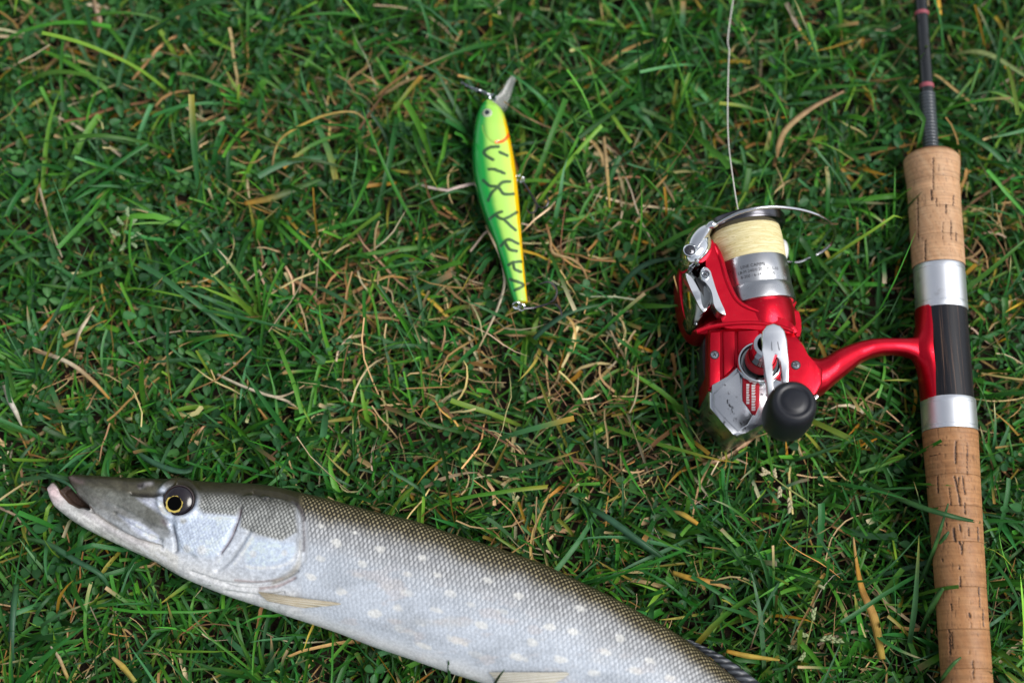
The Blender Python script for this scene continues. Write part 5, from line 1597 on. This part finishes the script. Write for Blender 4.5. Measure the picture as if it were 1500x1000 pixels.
# ------------------------------------------------------------------ single stems and blades that stand out
def single(name, cat, label, pts, wpx, cols, mat='straw', taper=(1, 1, 1, 0.5), group=None, fold=0.25, extra=()):
    """a strip along measured points (px, py, z in mm), real width from wpx"""
    VV, FF, CC, UU = [], [], [], []
    off = 0
    for pp in [pts] + list(extra):
        p = catmull([W(x, y, z / 1000) for x, y, z in pp], 7)
        m = len(p)
        k = mm_px(pp[0][1], pp[0][2] / 1000, pp[0][0]) / 1000
        t = np.linspace(0, 1, m)
        hw = 0.5 * wpx * k * np.interp(t, np.linspace(0, 1, len(taper)), taper)
        tg = np.gradient(p, axis=0); tg /= np.linalg.norm(tg, axis=1)[:, None]
        sd_ = np.cross(tg, [0, 0, 1.0]); sd_ /= np.linalg.norm(sd_, axis=1)[:, None] + 1e-9
        roll = 0.25 * np.sin(t * 5 + pp[0][0])
        nz = np.cross(sd_, tg)
        s2 = sd_ * np.cos(roll)[:, None] + nz * np.sin(roll)[:, None]
        n2 = nz * np.cos(roll)[:, None] - sd_ * np.sin(roll)[:, None]
        th = 0.00016
        rows = [p - s2 * hw[:, None] + n2 * (hw * fold)[:, None], p - n2 * (hw * fold)[:, None] + n2 * th, p + s2 * hw[:, None] + n2 * (hw * fold)[:, None], p - n2 * (hw * fold)[:, None] - n2 * th]
        V = np.stack(rows, 1).reshape(-1, 3)
        FF += [tuple(off + q for q in (i * 4 + j, i * 4 + (j + 1) % 4, (i + 1) * 4 + (j + 1) % 4, (i + 1) * 4 + j)) for i in range(m - 1) for j in range(4)]
        FF += [tuple(off + q for q in (3, 2, 1, 0)), tuple(off + (m - 1) * 4 + q for q in range(4))]
        cs = np.array(cols, float)
        C = np.column_stack([np.interp(t, np.linspace(0, 1, len(cs)), cs[:, q]) for q in range(3)])
        C = C * (0.85 + 0.3 * rng.random((m, 1)))
        CC.append(np.repeat(C, 4, axis=0)); VV.append(V)
        UU.append(np.column_stack([np.tile([0, .5, 1, .5], m), np.repeat(t, 4), np.zeros(m * 4)]))
        off += len(V)
    V = np.concatenate(VV)
    o = mesh_obj(name, V, FF, M[mat], None, sharp=None, attrs={'col': np.concatenate(CC), 'buv': np.concatenate(UU)})
    return tag(o, label, cat, {'dry_straw': 'single dry straws in the lawn', 'dead_grass': 'single dead blades in the lawn'}.get(name, 'single green blades in the lawn'), 'thing')

tan, pale, brown = (0.42, 0.29, 0.14), (0.58, 0.50, 0.36), (0.30, 0.16, 0.065)
grn, grn2, blu = (0.028, 0.10, 0.028), (0.05, 0.14, 0.035), (0.040, 0.115, 0.062)
yel, org = (0.46, 0.33, 0.06), (0.48, 0.24, 0.03)
single('dry_straw', 'dry straw', 'thin tan dry stem bent in an arch on the upper lawn', [(398, 252, 14), (403, 220, 20), (415, 200, 22), (445, 182, 22), (480, 168, 22), (520, 165, 20), (546, 188, 13)], 3.6, [tan, yel, tan])
single('long_grass', 'grass blade', 'wide green blade with an orange tip above the dry patch', [(470, 262, 14), (430, 278, 20), (395, 291, 22), (358, 298, 20)], 10, [grn2, (0.12, 0.17, 0.06), org], 'grass', (0.7, 1, 1, 0.7))
single('dry_straw', 'dry straw', 'thin whitish stem lying slantwise near the left edge of the lawn', [(58, 275, 14), (66, 305, 18), (77, 340, 19), (91, 377, 15)], 3.6, [pale, tan, pale])
single('dry_straw', 'dry straw', 'forked pale stem lying flat below the brown patch', [(318, 548, 14), (355, 565, 19), (398, 580, 20), (420, 578, 20), (446, 564, 18)], 4, [pale, pale, tan], extra=[[(398, 580, 20), (420, 587, 19), (436, 598, 16)]])
single('dry_straw', 'dry straw', 'long pale stem curving down along the green back of the lure', [(712, 330, 20), (722, 352, 24), (735, 382, 23), (739, 415, 21), (730, 448, 18), (716, 480, 18), (700, 512, 14)], 4.2, [tan, pale, pale, tan])
single('tall_grass', 'grass stalk', 'pale green stalk arching in from the upper right corner', [(1398, 80, 16), (1425, 76, 22), (1452, 82, 23), (1480, 98, 22), (1515, 120, 18)], 8, [(0.20, 0.25, 0.08), (0.22, 0.28, 0.10), (0.14, 0.22, 0.07)], 'grass', (0.5, 1, 1, 1))
single('dead_grass', 'dead grass', 'flat tan blade pointing up right above the reel', [(1134, 244, 12), (1140, 215, 18), (1153, 188, 20), (1190, 158, 19), (1236, 134, 16)], 8, [brown, tan, (0.44, 0.27, 0.16)], taper=(0.7, 1.1, 1, 0.5))
single('long_grass', 'grass blade', 'long green blade lying across the rear cork grip', [(1265, 704, 14), (1300, 722, 26), (1345, 741, 38), (1395, 756, 41), (1436, 765, 33)], 7.5, [grn, grn2, grn, grn], 'grass', (1, 1, 1, 0.9, 0.4))
single('long_grass', 'grass blade', 'narrow green blade leaning up against the side of the rear cork grip', [(1346, 858, 12), (1360, 825, 22), (1374, 785, 34), (1389, 737, 41)], 7, [grn, grn2, grn], 'grass', (1, 1, 0.9, 0.3))
single('long_grass', 'grass blade', 'short broad green blade touching the rear cork grip near its lower end', [(1348, 928, 10), (1358, 902, 20), (1370, 878, 28), (1381, 861, 33)], 9, [grn, grn2, grn2], 'grass', (1, 1, 1, 0.6))
single('long_grass', 'grass blade', 'short curled green leaf on the middle of the rear cork grip', [(1376, 796, 34), (1384, 786, 38), (1390, 778, 38.5)], 6, [grn2, grn], 'grass', (0.6, 1, 0.5))
single('long_grass', 'grass blade', 'bright green blade poking over the grip at the bottom edge', [(1372, 1010, 14), (1382, 990, 30), (1396, 972, 37), (1408, 962, 37)], 7, [grn, grn2, grn2], 'grass', (1, 1, 0.8, 0.3))
single('dead_grass', 'dead grass', 'large orange brown dry blade standing left of the rear grip', [(1250, 786, 18), (1254, 820, 20), (1262, 862, 19), (1280, 905, 17), (1292, 965, 10)], 10, [tan, org, (0.40, 0.22, 0.06), yel], taper=(0.25, 0.5, 1, 1.3, 1))
single('dead_grass', 'dead grass', 'flat orange blade lying beside the dark dorsal fin of the pike', [(1064, 953, 20), (1095, 960, 21), (1142, 966, 18)], 8, [org, yel, yel], taper=(0.7, 1, 0.4))
single('dead_grass', 'dead grass', 'orange dry blade right of the pike flank with green end', [(985, 838, 16), (1010, 846, 20), (1040, 852, 20), (1072, 862, 16)], 8, [yel, org, tan], taper=(0.8, 1, 1, 0.3))
single('dead_grass', 'dead grass', 'pointed golden blade between pike and reel', [(980, 748, 14), (1000, 753, 20), (1022, 767, 20)], 8, [tan, yel, org], taper=(0.3, 1, 0.7))
single('dead_grass', 'dead grass', 'white papery blade at the left edge of the lawn', [(4, 560, 14), (14, 585, 18), (24, 605, 18), (32, 624, 14)], 8, [pale, (0.62, 0.58, 0.50), pale], taper=(0.5, 1, 0.8, 0.2))
single('dry_straw', 'dry straw', 'straight tan straw standing up among blades on the left lawn', [(108, 522, 12), (115, 490, 20), (127, 468, 22), (138, 448, 22)], 6, [tan, pale, tan], taper=(0.6, 1, 0.9, 0.4))
single('dry_straw', 'dry straw', 'tan straw running slantwise towards the snout of the pike', [(48, 512, 14), (85, 524, 18), (112, 538, 18), (140, 562, 18), (160, 584, 14)], 6, [brown, pale, tan, org])
single('dry_straw', 'dry straw', 'brown straw hanging in from the top left edge', [(136, -10, 16), (140, 12, 20), (146, 30, 20), (143, 55, 15)], 7, [tan, (0.42, 0.30, 0.22), brown])
single('dry_straw', 'dry straw', 'thin brown bent stem right of the lure between the hooks', [(800, 328, 14), (806, 350, 19), (810, 370, 20), (838, 380, 19), (855, 396, 18), (862, 420, 13)], 4, [brown, tan, brown])
single('long_grass', 'grass blade', 'long bluish blade lying right below the hooks of the lure', [(778, 500, 12), (805, 476, 20), (838, 456, 22), (880, 446, 20)], 8, [blu, blu, grn2], 'grass', (0.8, 1, 1, 0.5))
single('long_grass', 'grass blade', 'long green blade reaching towards the chrome bail arm', [(902, 432, 12), (925, 402, 20), (955, 384, 23), (998, 378, 22)], 8, [grn, blu, grn], 'grass', (0.9, 1, 1, 0.4))
single('dry_straw', 'dry straw', 'upright tan straw left of the reel in the upper lawn', [(884, 200, 16), (887, 230, 20), (890, 262, 20), (893, 305, 14)], 5.5, [tan, tan, yel])
single('dry_straw', 'dry straw', 'tan straw with a pale tip in the lower left corner', [(74, 946, 20), (86, 962, 20), (96, 985, 18), (106, 1006, 14)], 5, [pale, tan, yel], taper=(0.5, 1, 1, 1))
single('dead_grass', 'dead grass', 'short yellow pointed blade at the bottom left edge', [(164, 962, 20), (180, 976, 20), (198, 998, 16)], 9, [tan, yel, (0.40, 0.38, 0.10)], taper=(0.4, 1, 0.8))
single('long_grass', 'grass blade', 'broad upright green blade in the lower left corner', [(20, 975, 12), (17, 940, 20), (20, 890, 22), (24, 855, 18)], 9, [blu, blu, grn], 'grass', (0.8, 1, 1, 0.9))
single('long_grass', 'grass blade', 'long curved blade sweeping under the jaw of the pike', [(36, 788, 16), (70, 796, 21), (110, 820, 22), (148, 842, 20), (160, 866, 12)], 8, [grn2, blu, grn], 'grass', (0.6, 1, 1, 0.6))
single('long_grass', 'grass blade', 'small dark blade curling up against the white belly of the pike', [(500, 938, 14), (496, 925, 25), (498, 914, 33), (499, 909, 36)], 4, [grn, grn, grn], 'grass', (1, 1, 0.8, 0.3))
single('long_grass', 'grass blade', 'short dark blade standing before the pike belly at the bottom edge', [(661, 1004, 18), (658, 990, 30), (657, 967, 43)], 5, [grn, grn, grn], 'grass', (1, 1, 0.3))
single('long_grass', 'grass blade', 'thin stray blade in front of the pelvic fin of the pike', [(722, 1006, 30), (730, 992, 46), (739, 980, 51)], 4, [grn, (0.04, 0.06, 0.03), grn], 'grass', (1, 1, 0.3))
single('long_grass', 'grass blade', 'wide green blade lying above the pike near the reel end', [(862, 742, 14), (895, 762, 21), (940, 795, 22), (975, 818, 18)], 10, [grn, blu, blu, grn], 'grass', (0.8, 1, 1, 0.7))
single('long_grass', 'grass blade', 'curved pale green blade arching over the head of the pike', [(180, 640, 16), (205, 665, 22), (240, 684, 23), (275, 690, 22), (298, 668, 20)], 8, [grn2, blu, blu, grn], 'grass', (0.5, 1, 1, 0.8))
single('long_grass', 'grass blade', 'thin blade caught between the jaws of the pike', [(60, 695, 22), (80, 700, 27), (100, 709, 29), (112, 722, 27)], 5, [grn, blu, grn], 'grass', (1, 1, 0.8, 0.4))

def seed_head(label, stem, spikes, col):
    rt = root_at('seed_head', W(*stem[0][:2], 0.0), label, 'seed head', 'flowering grass heads in the lawn')
    rt.location.z = 0.0
    p = catmull([W(x, y, z / 1000) for x, y, z in stem], 8)
    mb = MB(); mb.tube(p, np.linspace(0.0006, 0.0003, len(p)), 6)
    n = len(p)
    mb.build('stem', M['straw'], rt, sharp=None, attrs={'col': np.tile((0.24, 0.27, 0.08), (len(np.concatenate(mb.v)), 1)), 'buv': np.zeros((len(np.concatenate(mb.v)), 3))})
    for (x, y, z, ang, ln) in spikes:
        c = W(x, y, z / 1000)
        a = math.radians(ang)
        d = np.array([math.cos(a), math.sin(a), 0.25])
        mb = MB()
        for k in range(5):
            b = c + d * ln * k * 0.17
            sd_ = np.array([-math.sin(a), math.cos(a), 0]) * (1 if k % 2 else -1)
            tt = np.linspace(0, 1, 6)
            mb.tube([b + (d * 0.8 + sd_ * 0.35) * ln * 0.45 * q for q in tt], 0.00075 * np.array([0.3, 0.9, 1, 0.8, 0.45, 0.1]), 6)
        nv = len(np.concatenate(mb.v))
        mb.build('spikelet', M['straw'], rt, sharp=None, attrs={'col': np.tile(col, (nv, 1)) * (0.8 + 0.4 * rng.random((nv, 1))), 'buv': np.zeros((nv, 3))})
seed_head('slanting grass seed head with pale tip between reel and rod', [(1210, 752, 10), (1180, 732, 20), (1150, 712, 24), (1128, 694, 25)], [(1128, 694, 25, 150, 0.005), (1136, 700, 25, 100, 0.0045), (1124, 692, 25, 200, 0.004), (1143, 712, 24, 260, 0.006), (1156, 728, 21, 270, 0.007), (1156, 740, 20, 265, 0.004)], (0.48, 0.42, 0.26))
seed_head('small whitish green seed head on the left part of the lawn', [(178, 372, 12), (182, 350, 20), (187, 318, 23)], [(187, 318, 23, 95, 0.005), (180, 330, 22, 130, 0.005), (190, 332, 22, 50, 0.005), (176, 346, 22, 150, 0.006), (190, 348, 22, 20, 0.006), (184, 356, 21, 250, 0.005), (193, 356, 21, 320, 0.004)], (0.26, 0.36, 0.19))
seed_head('pale green branching seed head beside the pike dorsal fin', [(1172, 975, 8), (1178, 950, 18), (1186, 925, 22), (1190, 908, 22)], [(1190, 908, 22, 80, 0.006), (1184, 932, 22, 160, 0.006), (1200, 936, 21, 10, 0.007), (1216, 938, 20, 0, 0.006), (1170, 948, 20, 180, 0.006), (1180, 955, 20, 230, 0.005)], (0.30, 0.36, 0.18))
